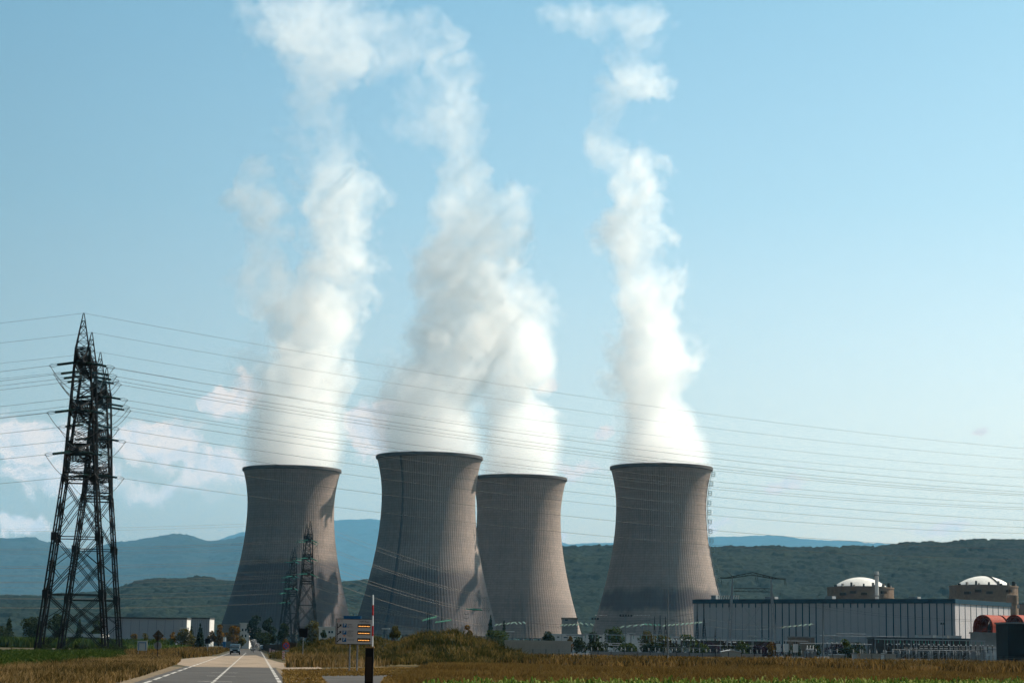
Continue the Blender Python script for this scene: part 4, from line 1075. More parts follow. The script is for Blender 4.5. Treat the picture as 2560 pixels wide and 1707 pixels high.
# busbar tubes
for i, (pa, pb, y, Y) in enumerate(((1455, 1660, 1606, 640), (1465, 1650, 1611, 600), (1960, 2020, 1601, 700), (2000, 2180, 1607, 640), (2050, 2180, 1588, 780), (2090, 2165, 1583, 800), (2190, 2265, 1590, 760), (1770, 1910, 1612, 640), (2260, 2520, 1619, 620), (2230, 2440, 1623, 590), (2300, 2500, 1614, 650))):
    z = atY(pa, y, Y)[2]; zb_ = z - CAMH; a = Vector(G(pa, Y, z)); b = Vector(G(pb, Y, z))
    t = thing('busbar', 'pale horizontal busbar on thin supports in the yard', 'busbar', (a.x, a.y, 0), 0, 'horizontal busbars in the yard')
    L = b.x - a.x; MB().tube((0, 0, z), (L, 0, z), .10, n=6).build('tube', m_ltgrey, t)
    for k_ in range(int(L / 6) + 2): MB().tube((min(L, k_ * 6), 0, 0), (min(L, k_ * 6), 0, z), .06).build('support', m_galv, t)
# transformers
def transformer():
    t = thing('transformer_cabinet', 'white box cabinet on legs in the yard', 'cabinet', (0, 0, 0), 0, 'white cabinets on legs')
    MB().box(0, 0, 3.0, 1.3, 1.0, 2.3).build('box', m_white, t)
    for x in (-.5, .5): MB().box(x, 0, .92, .12, .6, 1.85).build('leg', m_galv, t)
    for x in (-.35, .35): MB().lathe([(.1, 4.15), (.18, 4.3), (.1, 4.5), (.16, 4.7), (.08, 4.9)], 8, (x, 0, 0)).build('bushing', m_black, t)
    return t
tf0 = transformer(); tf0.location = (*G(1946, 560)[:2], 0)
for px in (1965, 1989): dup(tf0, (X_at(px, 560), 560, 0))
for c_, n_ in zip([o for o in bpy.data.objects if o.name.startswith('transformer_cabinet')], ('leftmost', 'middle', 'rightmost')): c_['label'] = n_ + ' of the three white box cabinets on legs in the yard'
p = G(2026, 540); t = thing('power_transformer', 'grey power transformer with bushings beside the white cabinets', 'transformer', p)
MB().box(0, 0, 1.3, 3.0, 2.0, 1.8).build('tank', m_galv, t)
for i in range(8): MB().box(-1.3 + i * .37, -1.15, 1.25, .1, .3, 1.5).build('cooling_fin', m_ltgrey, t)
MB().tube((-1.2, 0, 2.6), (1.0, 0, 2.6), .3, n=12).build('conservator', m_ltgrey, t)
for x in (-.8, 0, .8):
    mb = MB()
    for i in range(5): mb.lathe([(.09, 2.9 + i * .16), (.17, 2.95 + i * .16), (.09, 3.03 + i * .16)], 8, (x, .3, 0), cap=False)
    mb.tube((x, .3, 2.2), (x, .3, 3.8), .08, n=6); mb.build('bushing', m_white, t)
for s in (-1.1, 1.1): MB().box(s, 0, .2, .4, 2.2, .4).build('skid', m_conc2, t)
# A-frame gantries
def aframe(label, px, ytop, Y, w0, m_, group, spike=True):
    p = G(px, Y); H = atY(px, ytop, Y)[2]
    t = thing('gantry_mast', label, 'mast', p, 0, group)
    for s in (-1, 1): MB().tube((s * w0, 0, 0), (s * .14, 0, H * .72), .16, .11).build('leg', m_, t)
    b_ = MB()
    for k_ in range(7):
        z = H * .72 * k_ / 7; f = 1 - k_ / 7; z2 = H * .72 * (k_ + 1) / 7; f2 = 1 - (k_ + 1) / 7
        b_.tube((-w0 * f - .1, 0, z), (w0 * f2 + .1, 0, z2), .06); b_.tube((w0 * f + .1, 0, z), (-w0 * f2 - .1, 0, z2), .06)
    b_.build('bracing', m_, t)
    MB().tube((0, 0, H * .70), (0, 0, H), .22, .10, 6).build('mast_top', m_, t)
    return t, p, H
gm = 'gantry masts in the yard'
A1 = aframe('black gantry mast at the left edge of the long hall', 1743, 1507, 700, 1.0, m_black, gm)
A2 = aframe('black gantry mast standing just right of a similar one before the hall', 1760, 1510, 690, 1.2, m_black, gm)
A3 = aframe('dark gantry mast before the banded tower, middle of three', 1650, 1537, 700, 1.6, m_steel, gm)
A4 = aframe('dark gantry mast before the banded tower, right of three', 1664, 1540, 705, 1.4, m_steel, gm)
A5 = aframe('dark gantry mast before the banded tower, left of three', 1636, 1540, 720, .8, m_steel, gm)
A6 = aframe('dark stub mast between the hall strips', 1788, 1568, 720, .5, m_brownp, gm)
B1 = aframe('black pole mast left of its twin above the mound', 1067, 1527, 980, .5, m_black, gm)
B2 = aframe('black pole mast right of its twin above the mound', 1073, 1527, 985, .5, m_black, gm)
B3 = aframe('black pole mast right of the twin poles above the mound', 1103, 1519, 990, .7, m_black, gm)
for i, (px, yt) in enumerate(((1186, 1501), (1196, 1499), (1207, 1494), (1217, 1492))):
    Y = 990 + i * 4; p = G(px, Y); H = atY(px, yt, Y)[2]
    t = thing('lattice_mast', 'slim lattice mast above the mound, %s of four' % ('leftmost', 'second from left', 'third from left', 'rightmost')[i], 'mast', p, 0, 'four slim lattice masts')
    f = MB(); 
    for sx in (-1, 1):
        for sy in (-1, 1): f.tube((sx * 1.0, sy * 1.0, 0), (sx * .45, sy * .45, H), .10, .08)
    f.build('column', m_galv, t)
    b_ = MB(); n = 11
    for k_ in range(n):
        z, z2 = H * k_ / n, H * (k_ + 1) / n; w0, w1 = 1.0 - .55 * k_ / n, 1.0 - .55 * (k_ + 1) / n
        for a, b2 in (((-1, -1), (1, -1)), ((1, -1), (1, 1)), ((1, 1), (-1, 1)), ((-1, 1), (-1, -1))): b_.tube((a[0] * w0, a[1] * w0, z), (b2[0] * w1, b2[1] * w1, z2), .06); b_.tube((a[0] * w1, a[1] * w1, z2), (b2[0] * w1, b2[1] * w1, z2), .06)
    b_.build('bracing', m_galv, t)
    MB().box(0, 0, H + .1, 2.6, .3, .2).build('head', m_galv, t)
zc = atY(1200, 1523, 985)[2]
t = thing('gantry_beam', 'dark beam with green insulators across the four slim masts', 'beam', (X_at(1180, 985), 985, 0), 0)
L = X_at(1224, 985) - X_at(1180, 985)
f = MB(); 
for dz in (-.5, .5): f.tube((0, 0, zc + dz), (L, 0, zc + dz), .12)
for k_ in range(8): f.tube((L * k_ / 8, 0, zc - .5), (L * (k_ + 1) / 8, 0, zc + .5), .07)
f.build('truss', m_steel, t)
for k_ in range(3): mb = MB(); string_mb(mb, (L * .2 + k_ * 1.6, -.1, zc - .2), (L * .2 + k_ * 1.6 - 6.5, -5, zc + .4), r=.3); mb.build('insulator', m_glass, t)
for i, zz in enumerate((1534, 1545)):
    zz = atY(1163, zz, 980)[2]
    t = thing('line_trap', ('upper' if i == 0 else 'lower') + ' small curled line fitting hanging left of the four masts', 'line fitting', (X_at(1164, 980), 980, 0), 0, 'line fittings')
    MB().path([(-1.0, 0, zz + .6), (-.9, 0, zz), (0, 0, zz - .15), (.9, 0, zz), (1.0, 0, zz + .6)], .10, 5).build('clamp', m_steel, t)
    MB().tube((0, 0, zz - .1), (0, 0, 1.0), .03).build('down_lead', m_wire, t)
    MB().tube((-1, 0, zz + .6), (4, 3, zc - .4), .03).build('tie', m_wire, t)
# rows of glass strings
def string_row(label, px0, y0, px1, y1, Y, n, slant, m_=None, r=.26, spanlab=None):
    t = thing('insulator_row', label, 'insulators', (X_at(px0, Y), Y, 0), 0, 'rows of glass insulators')
    z0, z1 = atY(px0, y0, Y)[2], atY(px1, y1, Y)[2]; L = X_at(px1, Y) - X_at(px0, Y)
    for i in range(n):
        f = i / max(1, n - 1); x = L * f; z = z0 + (z1 - z0) * f; ln = L / n * 1.15
        mb = MB(); string_mb(mb, (x - ln * .5, 0, z - slant * .5), (x + ln * .5, 3.0, z + slant * .5), r=r); mb.build('insulator', m_ or m_pale, t)
    MB().path([(-L * .25, -4, z0 - .5), (0, 0, z0), (L, 3, z1), (L * 1.25, 8, z1 + .2)], .035, 4).build('lead', m_wire, t)
    for xx, zz in ((0, z0), (L, z1)): MB().tube((xx, 1.5, 0), (xx, 1.5, zz), .09).build('support', m_galv, t)
m_pale = mat('pale_glass_insulator', (.55, .66, .58), .2, spec=.6)
m_gpale = mat('sea_glass_insulator', (.28, .55, .42), .2, spec=.6)
string_row('bundle of green white insulators ending the lines left of the mound top', 1058, 1549, 1087, 1541, 985, 6, .9, m_gpale, .34)
string_row('second bundle of pale green insulators right of the black pole masts', 1090, 1554, 1125, 1549, 985, 6, .7, m_gpale, .3)
string_row('pale glass insulator row above the beige building', 1240, 1561, 1280, 1556, 860, 5, .9)
string_row('short pale insulator row right of a longer one above the beige building', 1289, 1557, 1310, 1556, 860, 3, -.9)
string_row('pale glass insulator row by the brown concrete block', 1404, 1562, 1444, 1560, 860, 5, .9)
string_row('short pale insulator row right of the brown concrete block', 1454, 1558, 1480, 1561, 860, 3, -.9)
string_row('pale insulator row over the big green tree', 1556, 1566, 1606, 1561, 720, 4, .8)
string_row('green tinged insulator row before the banded tower', 1616, 1560, 1650, 1562, 720, 4, -.5, m_gpale)
string_row('long pale insulator row reaching the black gantry masts', 1662, 1563, 1752, 1555, 705, 9, .7)
string_row('pale insulator row before the right half of the hall', 1962, 1567, 2028, 1560, 760, 6, .8)
for i in range(5):
    a = Vector(G(2000 + i * 7, 758, atY(2000, 1564, 758)[2])); b = Vector(G(2110 + i * 16, 640, atY(2110, 1600 + i * 3, 640)[2]))
    cable(a, b, 1.0, .03, 'thin sagging wire from the insulator row down into the yard', 'wires dropping into the yard')
for i, (pa, ya, Ya, pb, yb, Yb) in enumerate(((1490, 1551, 720, 1743, 1530, 700), (1500, 1560, 720, 1650, 1541, 700), (1330, 1556, 860, 1500, 1566, 720), (1760, 1545, 690, 2010, 1564, 740), (1760, 1562, 690, 1960, 1567, 760), (1664, 1545, 705, 1743, 1540, 700),
                                             (1225, 1535, 985, 1404, 1560, 860), (1100, 1553, 985, 1240, 1561, 860))):
    cable(G(pa, Ya, atY(pa, ya, Ya)[2]), G(pb, Yb, atY(pb, yb, Yb)[2]), 1.2, .03, 'thin busbar wire strung between gantry masts', 'wires between gantry masts')
cable(G(2010, 900, atY(2010, 1513, 900)[2]), G(2600, 780, atY(2600, 1551, 780)[2]), 2.5, .035, 'thin dark cable sagging across the right half of the hall', 'cables across the hall')
cable(G(2010, 900, atY(2010, 1506, 900)[2]), G(2600, 780, atY(2600, 1549, 780)[2]), 2.5, .035, 'thin dark cable sagging across the right half of the hall', 'cables across the hall')
# H-shaped portal pylon
Y = 750.0; cxp = X_at(1881, Y); ztop = atY(1881, 1442, Y)[2]; zmid = atY(1881, 1474, Y)[2]
def hx(px, z): return X_at(px, Y, z) - cxp
t = thing('portal_pylon', 'grey two legged portal pylon standing before the long hall', 'pylon', (cxp, Y, 0))
for (b0, b1, tp, s) in ((1815, 1826, 1832, -1), (1944, 1931, 1927, 1)):
    lg = MB(); tx_ = hx(tp, ztop)
    for bx_ in (b0, b1):
        for dy in (-.9, .9): lg.tube((hx(bx_, 0), dy * 1.6, -.2), (tx_, dy * .2, ztop + .3), .30, .20)
    for k_ in range(12):
        z = ztop * k_ / 12; f = k_ / 12; z2 = ztop * (k_ + 1) / 12; f2 = (k_ + 1) / 12
        L0 = lambda bb, ff, zz: (hx(bb, 0) + (tx_ - hx(bb, 0)) * ff, 0, zz)
        lg.tube(L0(b0, f, z), L0(b1, f2, z2), .06); lg.tube(L0(b1, f, z), L0(b0, f2, z2), .06)
    lg.build('leg', m_ltgrey, t)
    MB().tube((tx_, 0, ztop), (tx_ + s * -2.6 * 0 + s * 2.4, 0, ztop + 2.2), .07).tube((tx_, 0, ztop), (tx_ - s * 2.4, 0, ztop + .9), .06).build('horn', m_steel, t)
f = MB(); nseg = 22; xa, xb = hx(1800, ztop), hx(1964, ztop)
top = lambda x: ztop + 2.2 * max(0, 1 - abs(x) / hx(1945, ztop)) - .4
bot = lambda x: ztop - .5 + 1.3 * max(0, 1 - abs(x) / hx(1935, ztop))
for k_ in range(nseg):
    x0, x1 = xa + (xb - xa) * k_ / nseg, xa + (xb - xa) * (k_ + 1) / nseg
    for dy in (-.5, .5):
        f.tube((x0, dy, top(x0)), (x1, dy, top(x1)), .17); f.tube((x0, dy, bot(x0)), (x1, dy, bot(x1)), .17); f.tube((x0, dy, bot(x0) if k_ % 2 else top(x0)), (x1, dy, top(x1) if k_ % 2 else bot(x1)), .06)
for k_ in range(nseg + 1): x0 = xa + (xb - xa) * k_ / nseg; f.tube((x0, -.5, top(x0)), (x0, .5, top(x0)), .05); f.tube((x0, -.5, bot(x0)), (x0, .5, bot(x0)), .05)
f.build('top_beam', m_steel, t)
f = MB(); xa, xb = hx(1835, zmid), hx(1925, zmid)
for dz in (-.6, .6): f.tube((xa, 0, zmid + dz), (xb, 0, zmid + dz), .16)
for k_ in range(12): x0, x1 = xa + (xb - xa) * k_ / 12, xa + (xb - xa) * (k_ + 1) / 12; f.tube((x0, 0, zmid - .6 if k_ % 2 else zmid + .6), (x1, 0, zmid + .6 if k_ % 2 else zmid - .6), .06)
f.build('lower_beam', m_steel, t)
st = MB()
for px0, px1 in ((1835, 1925), (1925, 1835)): st.tube((hx(px0, zmid), .2, zmid - .5), (hx(px1, 4), .2, 4), .03)
st.build('stay_wire', m_steel, t)
for px, dz in ((1802, 0), (1888, .9), (1893, .9), (1960, 0), (1963, 0)):
    mb = MB(); x = hx(px, ztop); string_mb(mb, (x, 0, ztop - .5 + dz), (x + .5, 0, ztop - 3.6 + dz), r=.16); mb.build('insulator', m_insd, t)
# lamp posts
def lamp_double(label, px, ytop, Y):
    p = G(px, Y); H = atY(px, ytop, Y)[2]; t = thing('street_lamp', label, 'street lamp', p, 0, 'tall double headed lamps')
    MB().tube((0, 0, 0), (0, 0, H), .13, .07, 10).build('pole', m_galv, t)
    for s in (-1, 1):
        MB().path([(0, 0, H - .1), (s * .25, 0, H + .02), (s * .45, 0, H + .04)], .04, 5).build('arm', m_galv, t)
        MB().prism([(s * .4, H - .02), (s * .95, H + .03), (s * .95, H + .12), (s * .4, H + .10)], -.14, .14, 'xz').build('lamp_head', m_ltgrey, t)
    MB().lathe([(.22, 0), (.22, .5), (.14, .6)], 10).build('base', m_galv, t)
lamp_double('tall double headed lamp pole before the banded cooling tower', 1669, 1470, 318)
lamp_double('tall double headed lamp pole before the middle of the hall', 2058, 1509, 330)
def lamp_flat(label, px, y, wp, Y, ybase=None):
    p = G(px, Y); H = atY(px, y, Y)[2]; W = wp / F * Y; t = thing('yard_lamp', label, 'lamp', p, 0, 'flat topped yard lamps')
    MB().tube((0, 0, 0), (0, 0, H), .09, .07, 8).build('pole', m_galv, t)
    MB().box(0, 0, H + .12, W, .9, .22).build('lamp_head', m_shed, t)
    MB().box(0, 0, H - .04, W * .5, .3, .10).build('bracket', m_galv, t)
lamp_flat('flat topped lamp on a pole right of the portal pylon legs', 1880, 1590, 22, 520)
lamp_flat('flat topped lamp above the beige building', 1274, 1579, 22, 500)
lamp_flat('flat topped lamp between the green yard trees', 1578, 1584, 21, 620)
lamp_flat('flat topped lamp on the ridge left of the mound crest', 963, 1572, 20, 430)
def flood(label, px, y, Y, n):
    p = G(px, Y); H = atY(px, y, Y)[2]; t = thing('floodlight_mast', label, 'floodlight', p, 0, 'floodlight masts')
    MB().tube((0, 0, 0), (0, 0, H), .13, .09, 8).build('pole', m_galv, t)
    MB().tube((-.75 * n / 2, 0, H), (.75 * n / 2, 0, H), .06).build('crossbar', m_steel, t)
    for i in range(n): MB().box((i - (n - 1) / 2) * .8, -.2, H + .3, .55, .35, .5).build('lamp_head', m_black, t)
flood('floodlight mast at the left foot of the banded tower', 1487, 1548, 600, 3)
flood('floodlight mast in front of the banded tower with dark lamp heads', 1564, 1540, 600, 5)
flood('floodlight mast before the last strips of the hall', 2358, 1560, 640, 2)
lamp_double('street lamp in front of the long warehouse', 404, 1563, 700)
# ------------------------------------------------------------------ ladder on the banded tower
tx4, ty4, t4 = TOWERS[4]
va = math.atan2(-ty4, -tx4) + R(84)          # a little before the right silhouette
lad = MB()
zs = np.linspace(12, 125, 50)
for off in (-.5, .5):
    lad.path([((tower_r(z) + .9) * math.cos(va) - off * math.sin(va), (tower_r(z) + .9) * math.sin(va) + off * math.cos(va), z) for z in zs], .12, 4)
for z in np.linspace(12, 125, 120):
    r_ = tower_r(z) + .9; lad.tube((r_ * math.cos(va) + .5 * math.sin(va), r_ * math.sin(va) - .5 * math.cos(va), z), (r_ * math.cos(va) - .5 * math.sin(va), r_ * math.sin(va) + .5 * math.cos(va), z), .06)
lad.build('ladder', m_galv, t4)
m_cage = mat('green_grey_cage', (.12, .19, .19), .6, .3)
for k_ in range(12):
    z = 122 - k_ * 6.6; r_ = tower_r(z) + 1.2; pl = MB()
    def cpt(dr, ds, dz): rr = r_ + dr; return (rr * math.cos(va) - ds * math.sin(va), rr * math.sin(va) + ds * math.cos(va), z + dz)
    for dz in (0, 1.3, 2.6):
        for a, b2 in (((0, -1.4), (2.1, -1.4)), ((2.1, -1.4), (2.1, 1.4)), ((2.1, 1.4), (0, 1.4))): pl.tube(cpt(*a, dz), cpt(*b2, dz), .13)
    for a in ((2.1, -1.4), (2.1, 1.4), (0, -1.4), (0, 1.4)): pl.tube(cpt(*a, 0), cpt(*a, 2.6), .12)
    pl.tube(cpt(2.1, 0, 0), cpt(0, 0, -1.8), .10)
    pl.quad(cpt(0, -1.4, 0), cpt(2.1, -1.4, 0), cpt(2.1, 1.4, 0), cpt(0, 1.4, 0)); pl.build('landing', m_cage, t4)

# ------------------------------------------------------------------ roadside things
def lettering(name, body, size, material, parent, x, y, z, align='LEFT', depth=.004):
    cu = bpy.data.curves.new(name, 'FONT'); cu.body = body; cu.size = size; cu.align_x = align; cu.extrude = depth; cu.resolution_u = 2
    to = bpy.data.objects.new(name, cu); COL.objects.link(to)
    me = bpy.data.meshes.new_from_object(to.evaluated_get(bpy.context.evaluated_depsgraph_get()))
    bpy.data.objects.remove(to); bpy.data.curves.remove(cu)
    me.transform(Matrix.Translation((x, y, z)) @ Matrix.Rotation(R(90), 4, 'X')); me.materials.clear()
    return finish(me, name, material, parent)
m_signface = mat('sign_face', (.50, .46, .44), .5, n1=(1.5, .05))
m_ink = mat('sign_ink', (.018, .018, .022), .6)
m_blue = mat('sign_blue', (.010, .10, .24), .5)
m_whitep = mat('sign_white', (.75, .75, .75), .5)
m_redp = mat('sign_red', (.50, .030, .025), .5)
m_orangep = mat('sign_orange', (.62, .14, .02), .5)
m_wood = mat('rusted_cap', (.25, .13, .05), .8)
led = bpy.data.materials.new('amber_led'); led.use_nodes = True
b = led.node_tree.nodes['Principled BSDF']; b.inputs['Base Color'].default_value = (.8, .35, .05, 1); b.inputs['Emission Color'].default_value = (1.0, .42, .10, 1); b.inputs['Emission Strength'].default_value = 0.75
# parking board
Y = 148.0; sc_ = Y / F; z0 = atY(885, 1610, Y)[2]; z1 = atY(885, 1546, Y)[2]; x0 = X_at(839, Y, 3); x1 = X_at(932, Y, 3); W = x1 - x0; H = z1 - z0
t = thing('parking_sign', 'grey parking direction board with three amber displays on two posts', 'road sign', (x0, Y, 0))
fr = MB().box(W/2, .06, z0 + H/2, W, .10, H).build('board_back', m_ink, t)
MB().box(W/2, -.0, z0 + H/2, W - .09, .03, H - .09).build('face', m_signface, t)
def sx(c): return (c - 160) / (1785 - 160) * W          # crop x -> local x
def szz(c): return z0 + H * (1 - (c - 283) / (1380 - 283))
FACE = -.022
ar = MB(); ar.prism([(sx(215), szz(480)), (sx(250), szz(480)), (sx(250), szz(1350)), (sx(215), szz(1350))], FACE - .004, FACE + .004, 'xz')
for cyy in (700, 990, 1290):
    ar.prism([(sx(240), szz(cyy + 10)), (sx(240), szz(cyy - 35)), (sx(345), szz(cyy - 140)), (sx(375), szz(cyy - 105))], FACE - .009, FACE - .0045, 'xz')
    ar.prism([(sx(310), szz(cyy - 170)), (sx(418), szz(cyy - 180)), (sx(405), szz(cyy - 60)), (sx(365), szz(cyy - 115))], FACE - .014, FACE - .0095, 'xz')
ar.build('arrows', m_ink, t)
for cyy in (490, 790, 1105):
    pb = MB().box(sx(552), FACE, szz(cyy + 84), sx(640) - sx(465), .016, szz(cyy) - szz(cyy + 168)).build('parking_symbol', m_blue, t)
    lettering('letter', 'P', .30, m_whitep, pb, sx(552), FACE - .013, szz(cyy + 130), 'CENTER')
for cyy in (505, 805, 1105):
    d = MB().box(sx(1400), FACE, szz(cyy + 75), sx(1680) - sx(1125), .03, szz(cyy) - szz(cyy + 150)).build('display', m_ink, t)
    lm = MB()
    for i in range(7): lm.box(sx(1190 + i * 71), FACE - .02, szz(cyy + 92), sx(1052) - sx(1000), .01, szz(0) - szz(30))
    lm.build('led_line', led, d)
lettering('lettering', 'CNPE Bugey', .155, m_ink, t, sx(1400), FACE, szz(425), 'CENTER')
lettering('lettering', 'NORD', .105, m_ink, t, sx(680), FACE, szz(550))
ib = MB().box(sx(712), FACE, szz(622), sx(745) - sx(680), .012, szz(585) - szz(660)).build('bus_symbol', m_blue, t)
MB().box(sx(712), FACE - .009, szz(620), sx(730) - sx(697), .006, szz(605) - szz(636)).build('bus_icon', m_whitep, ib)
lettering('lettering', 'Visiteurs', .08, m_ink, t, sx(765), FACE, szz(640))
lettering('lettering', 'CENTRES', .105, m_ink, t, sx(680), FACE, szz(825))
for i, tx_ in enumerate(('Ecole 327', 'Base BCI 1 a 30', 'Parking Batiments', 'Tranche 1 Sud')): lettering('lettering', tx_, .07, m_ink, t, sx(672), FACE, szz(880 + i * 55))
cs = MB(); cs.prism([(sx(490), szz(1030)), (sx(500), szz(1005)), (sx(535), szz(990)), (sx(575), szz(990)), (sx(600), szz(1010)), (sx(605), szz(1030))], FACE - .004, FACE + .004, 'xz'); cs.build('car_icon', m_orangep, t)
lettering('lettering', 'PLEIN SUD', .105, m_ink, t, sx(680), FACE, szz(1205))
lettering('lettering', 'edf', .11, m_ink, t, sx(370), FACE, szz(392))
for i in range(6):
    a = 2*PI*i/6 + .3; c_, s_ = math.cos(a), math.sin(a); cxx, czz = sx(280), szz(380); r0, r1 = .05, .12
    MB().prism([(cxx + r0*c_ - .018*s_, czz + r0*s_ + .018*c_), (cxx + r1*c_, czz + r1*s_), (cxx + r0*c_ + .022*s_, czz + r0*s_ - .022*c_)], FACE - .004, FACE + .004, 'xz').build('logo_ray', m_orangep if i % 2 else m_redp, t)
for c_ in (795, 1125): MB().box(sx(c_), .16, (z0 + H) / 2, .11, .10, z0 + H).build('post', m_ltgrey, t)
MB().box(sx(870), .2, z1 + .11, sx(1250) - sx(490), .25, .20).build('solar_panel', m_blue, t)
MB().box(sx(870), .2, z1 + .0, .1, .1, .08).build('panel_mount', m_ink, t)
# barrier post and raised arm
Y = 75.0; x = X_at(923, Y, 1); z1 = atY(923, 1615, Y)[2]; wp = 20 / F * Y
t = thing('barrier_post', 'black barrier post with a rusty cap in the foreground', 'post', (x, Y, 0))
MB().box(0, 0, (z1 - .06) / 2, wp, wp * .9, z1 - .06).build('cabinet', m_black, t)
MB().box(0, 0, z1 - .025, wp + .05, wp * .9 + .05, .05).build('cap', m_wood, t)
MB().box(0, -wp * .46, z1 * .55, wp * .7, .012, z1 * .5).build('door_plate', m_brownp, t)
MB().box(0, 0, .04, wp * 1.5, wp * 1.4, .08).build('foot_plate', m_galv, t)
za = atY(932, 1486, Y)[2]; xa_ = X_at(931, Y, z1) - x; xb_ = X_at(932.5, Y, za) - x
t2 = thing('lifting_barrier', 'upright red and white barrier arm raised above the black post', 'barrier', (x, Y, z1))
for i in range(5):
    f0, f1 = i / 5, (i + 1) / 5; MB().tube((xa_ + (xb_ - xa_) * f0, 0, (za - z1) * f0), (xa_ + (xb_ - xa_) * f1, 0, (za - z1) * f1), .028, .026, 8).build('stripe', m_whitep if i % 2 == 0 else m_redp, t2)
# backs of road signs
Y = 221; p = G(393, Y); zc = atY(393, 1588, Y)[2]
t = thing('road_sign', 'back of a brown diamond road sign with a round plate under it', 'road sign', p, 0, 'backs of road signs')
hw = 14.5 / F * Y
MB().prism([(-hw, zc), (0, zc + hw), (hw, zc), (0, zc - hw)], 0, .03, 'xz').build('diamond_plate', mat('sign_back_brown', (.085, .055, .035), .6, .2, n1=(2, .2)), t)
zr = atY(391, 1613, Y)[2]; MB().tube((0, .03, zr), (0, .06, zr), 9.5 / F * Y, n=24).build('round_plate', m_ltgrey, t)
MB().tube((0, -.05, 0), (0, -.05, zc + hw * .6), .045, n=8).build('post', m_black, t)
MB().box(0, -.02, zc, hw * 1.2, .03, .06).build('bracket', m_galv, t)
Y = 255; p = G(354.5, Y); za, zb_ = atY(354, 1601, Y)[2], atY(354, 1625, Y)[2]; hw = 12 / F * Y
t = thing('notice_board', 'white roadside board with a dark inner frame in the grass', 'sign', p)
MB().box(0, 0, (za + zb_) / 2, hw * 2, .05, za - zb_).build('panel', m_shed, t)
iw = hw * .72; f = MB(); f.box(-iw, -.04, (za + zb_) / 2 - .05, .09, .03, (za - zb_) * .8); f.box(iw, -.04, (za + zb_) / 2 - .05, .09, .03, (za - zb_) * .8); f.box(0, -.04, za - .22, iw * 2 + .09, .03, .10); f.build('inner_frame', m_blue, t)
for s in (-1, 1): MB().box(s * hw * .8, .06, zb_ / 2 + .1, .08, .06, zb_ + .3).build('post', m_galv, t)
def square_sign(label, px, ya, yb, wp, Y):
    p = G(px, Y); za, zb_ = atY(px, ya, Y)[2], atY(px, yb, Y)[2]; w_ = wp / F * Y
    t = thing('square_sign', label, 'road sign', p, 0, 'black square signs')
    MB().box(0, 0, (za + zb_) / 2, w_, .06, za - zb_).build('plate', m_black, t)
    MB().box(0, .05, (za + zb_) / 2, w_ * .96, .03, (za - zb_) * .96).build('frame', m_steel, t)
    MB().tube((0, .1, 0), (0, .1, za - .1), .05, n=8).build('post', m_galv, t)
    return t
square_sign('black square sign on a thin pole right of the road', 756, 1569.5, 1592, 21, 230)
square_sign('small black square sign on a dark post left of the road', 518, 1595, 1608, 13, 345)
Y = 240; p = G(714, Y); zc = atY(714, 1613, Y)[2]; r_ = 8.6 / F * Y
t = thing('no_stopping_sign', 'round blue and red no stopping sign on a post by the chevrons', 'road sign', p)
MB().tube((0, 0, zc), (0, .03, zc), r_, n=24).build('disc', m_redp, t)
MB().tube((0, -.012, zc), (0, .0, zc), r_ * .80, n=24).build('blue_field', m_blue, t)
for s in (-1, 1): MB().box(0, 0, 0, r_ * 1.55, .01, r_ * .17).build('cross_bar', m_redp, t, (0, -.018 - .004 * s, zc)).rotation_euler = (0, s * R(45), 0)
zp = atY(714, 1626, Y)[2]; MB().box(0, 0, zp, r_ * 1.7, .02, .22).build('lower_plate', m_ltgrey, t); MB().tube((0, .06, 0), (0, .06, zc), .04, n=8).build('post', m_galv, t)
for i, (px, ya, yb, wp, Y) in enumerate(((683, 1623, 1635, 7, 345), (693, 1626, 1643, 8, 285), (708, 1627, 1648, 6, 237), (675, 1620, 1631, 5, 400))):
    p = G(px, Y); H = atY(px, ya, Y)[2]; w_ = wp / F * Y
    t = thing('chevron_board', 'red and white striped hazard board beside the road, ' + ('second farthest', 'second nearest', 'nearest one under the round sign', 'farthest')[i], 'hazard board', p, 0, 'striped hazard boards')
    MB().box(0, 0, H / 2 + .08, w_, .05, H - .16).build('board', m_whitep, t)
    for k_ in range(4):
        z = .2 + k_ * (H - .2) / 4; d = (H - .2) / 8
        MB().prism([(-w_/2, z), (w_/2, z + d), (w_/2, z + d * 2), (-w_/2, z + d)], -.034, -.028, 'xz').build('stripe', m_redp, t)
    MB().box(0, 0, .05, w_ * 1.3, .3, .1).build('foot', m_black, t)
Y = 300; block('gate_panel', 'dark brown gate panel behind the hazard boards', 'gate', 722, 741, 1605, Y, .4, m_brownp, m_brownp, roof_t=.1, over=.05)
# dark fence beside the road end with parked cars behind the trees
A, B = Vector(G(704, 330)), Vector(G(652, 610)); t = thing('roadside_fence', 'dark fence running along the right side of the road', 'fence', A)
d = B - A; n = 24
for i in range(n + 1): q = d * (i / n); MB().box(q.x, q.y, .9, .12, .12, 1.8).build('post', m_black, t)
f = MB(); f.prism([(0, 0), (0, 0)], 0, 0) if False else None
mp_ = MB()
for k_ in range(n):
    q0, q1 = d * (k_ / n), d * ((k_ + .92) / n); mp_.v += [(q0.x, q0.y, .2), (q1.x, q1.y, .2), (q1.x, q1.y, 1.7), (q0.x, q0.y, 1.7), (q0.x + .06, q0.y + .02, .2), (q1.x + .06, q1.y + .02, .2), (q1.x + .06, q1.y + .02, 1.7), (q0.x + .06, q0.y + .02, 1.7)]
    o = len(mp_.v) - 8; mp_.f += [(o, o+1, o+2, o+3), (o+7, o+6, o+5, o+4), (o+3, o+2, o+6, o+7), (o, o+4, o+5, o+1), (o, o+3, o+7, o+4), (o+1, o+5, o+6, o+2)]
mp_.build('panel', m_brownp, t)
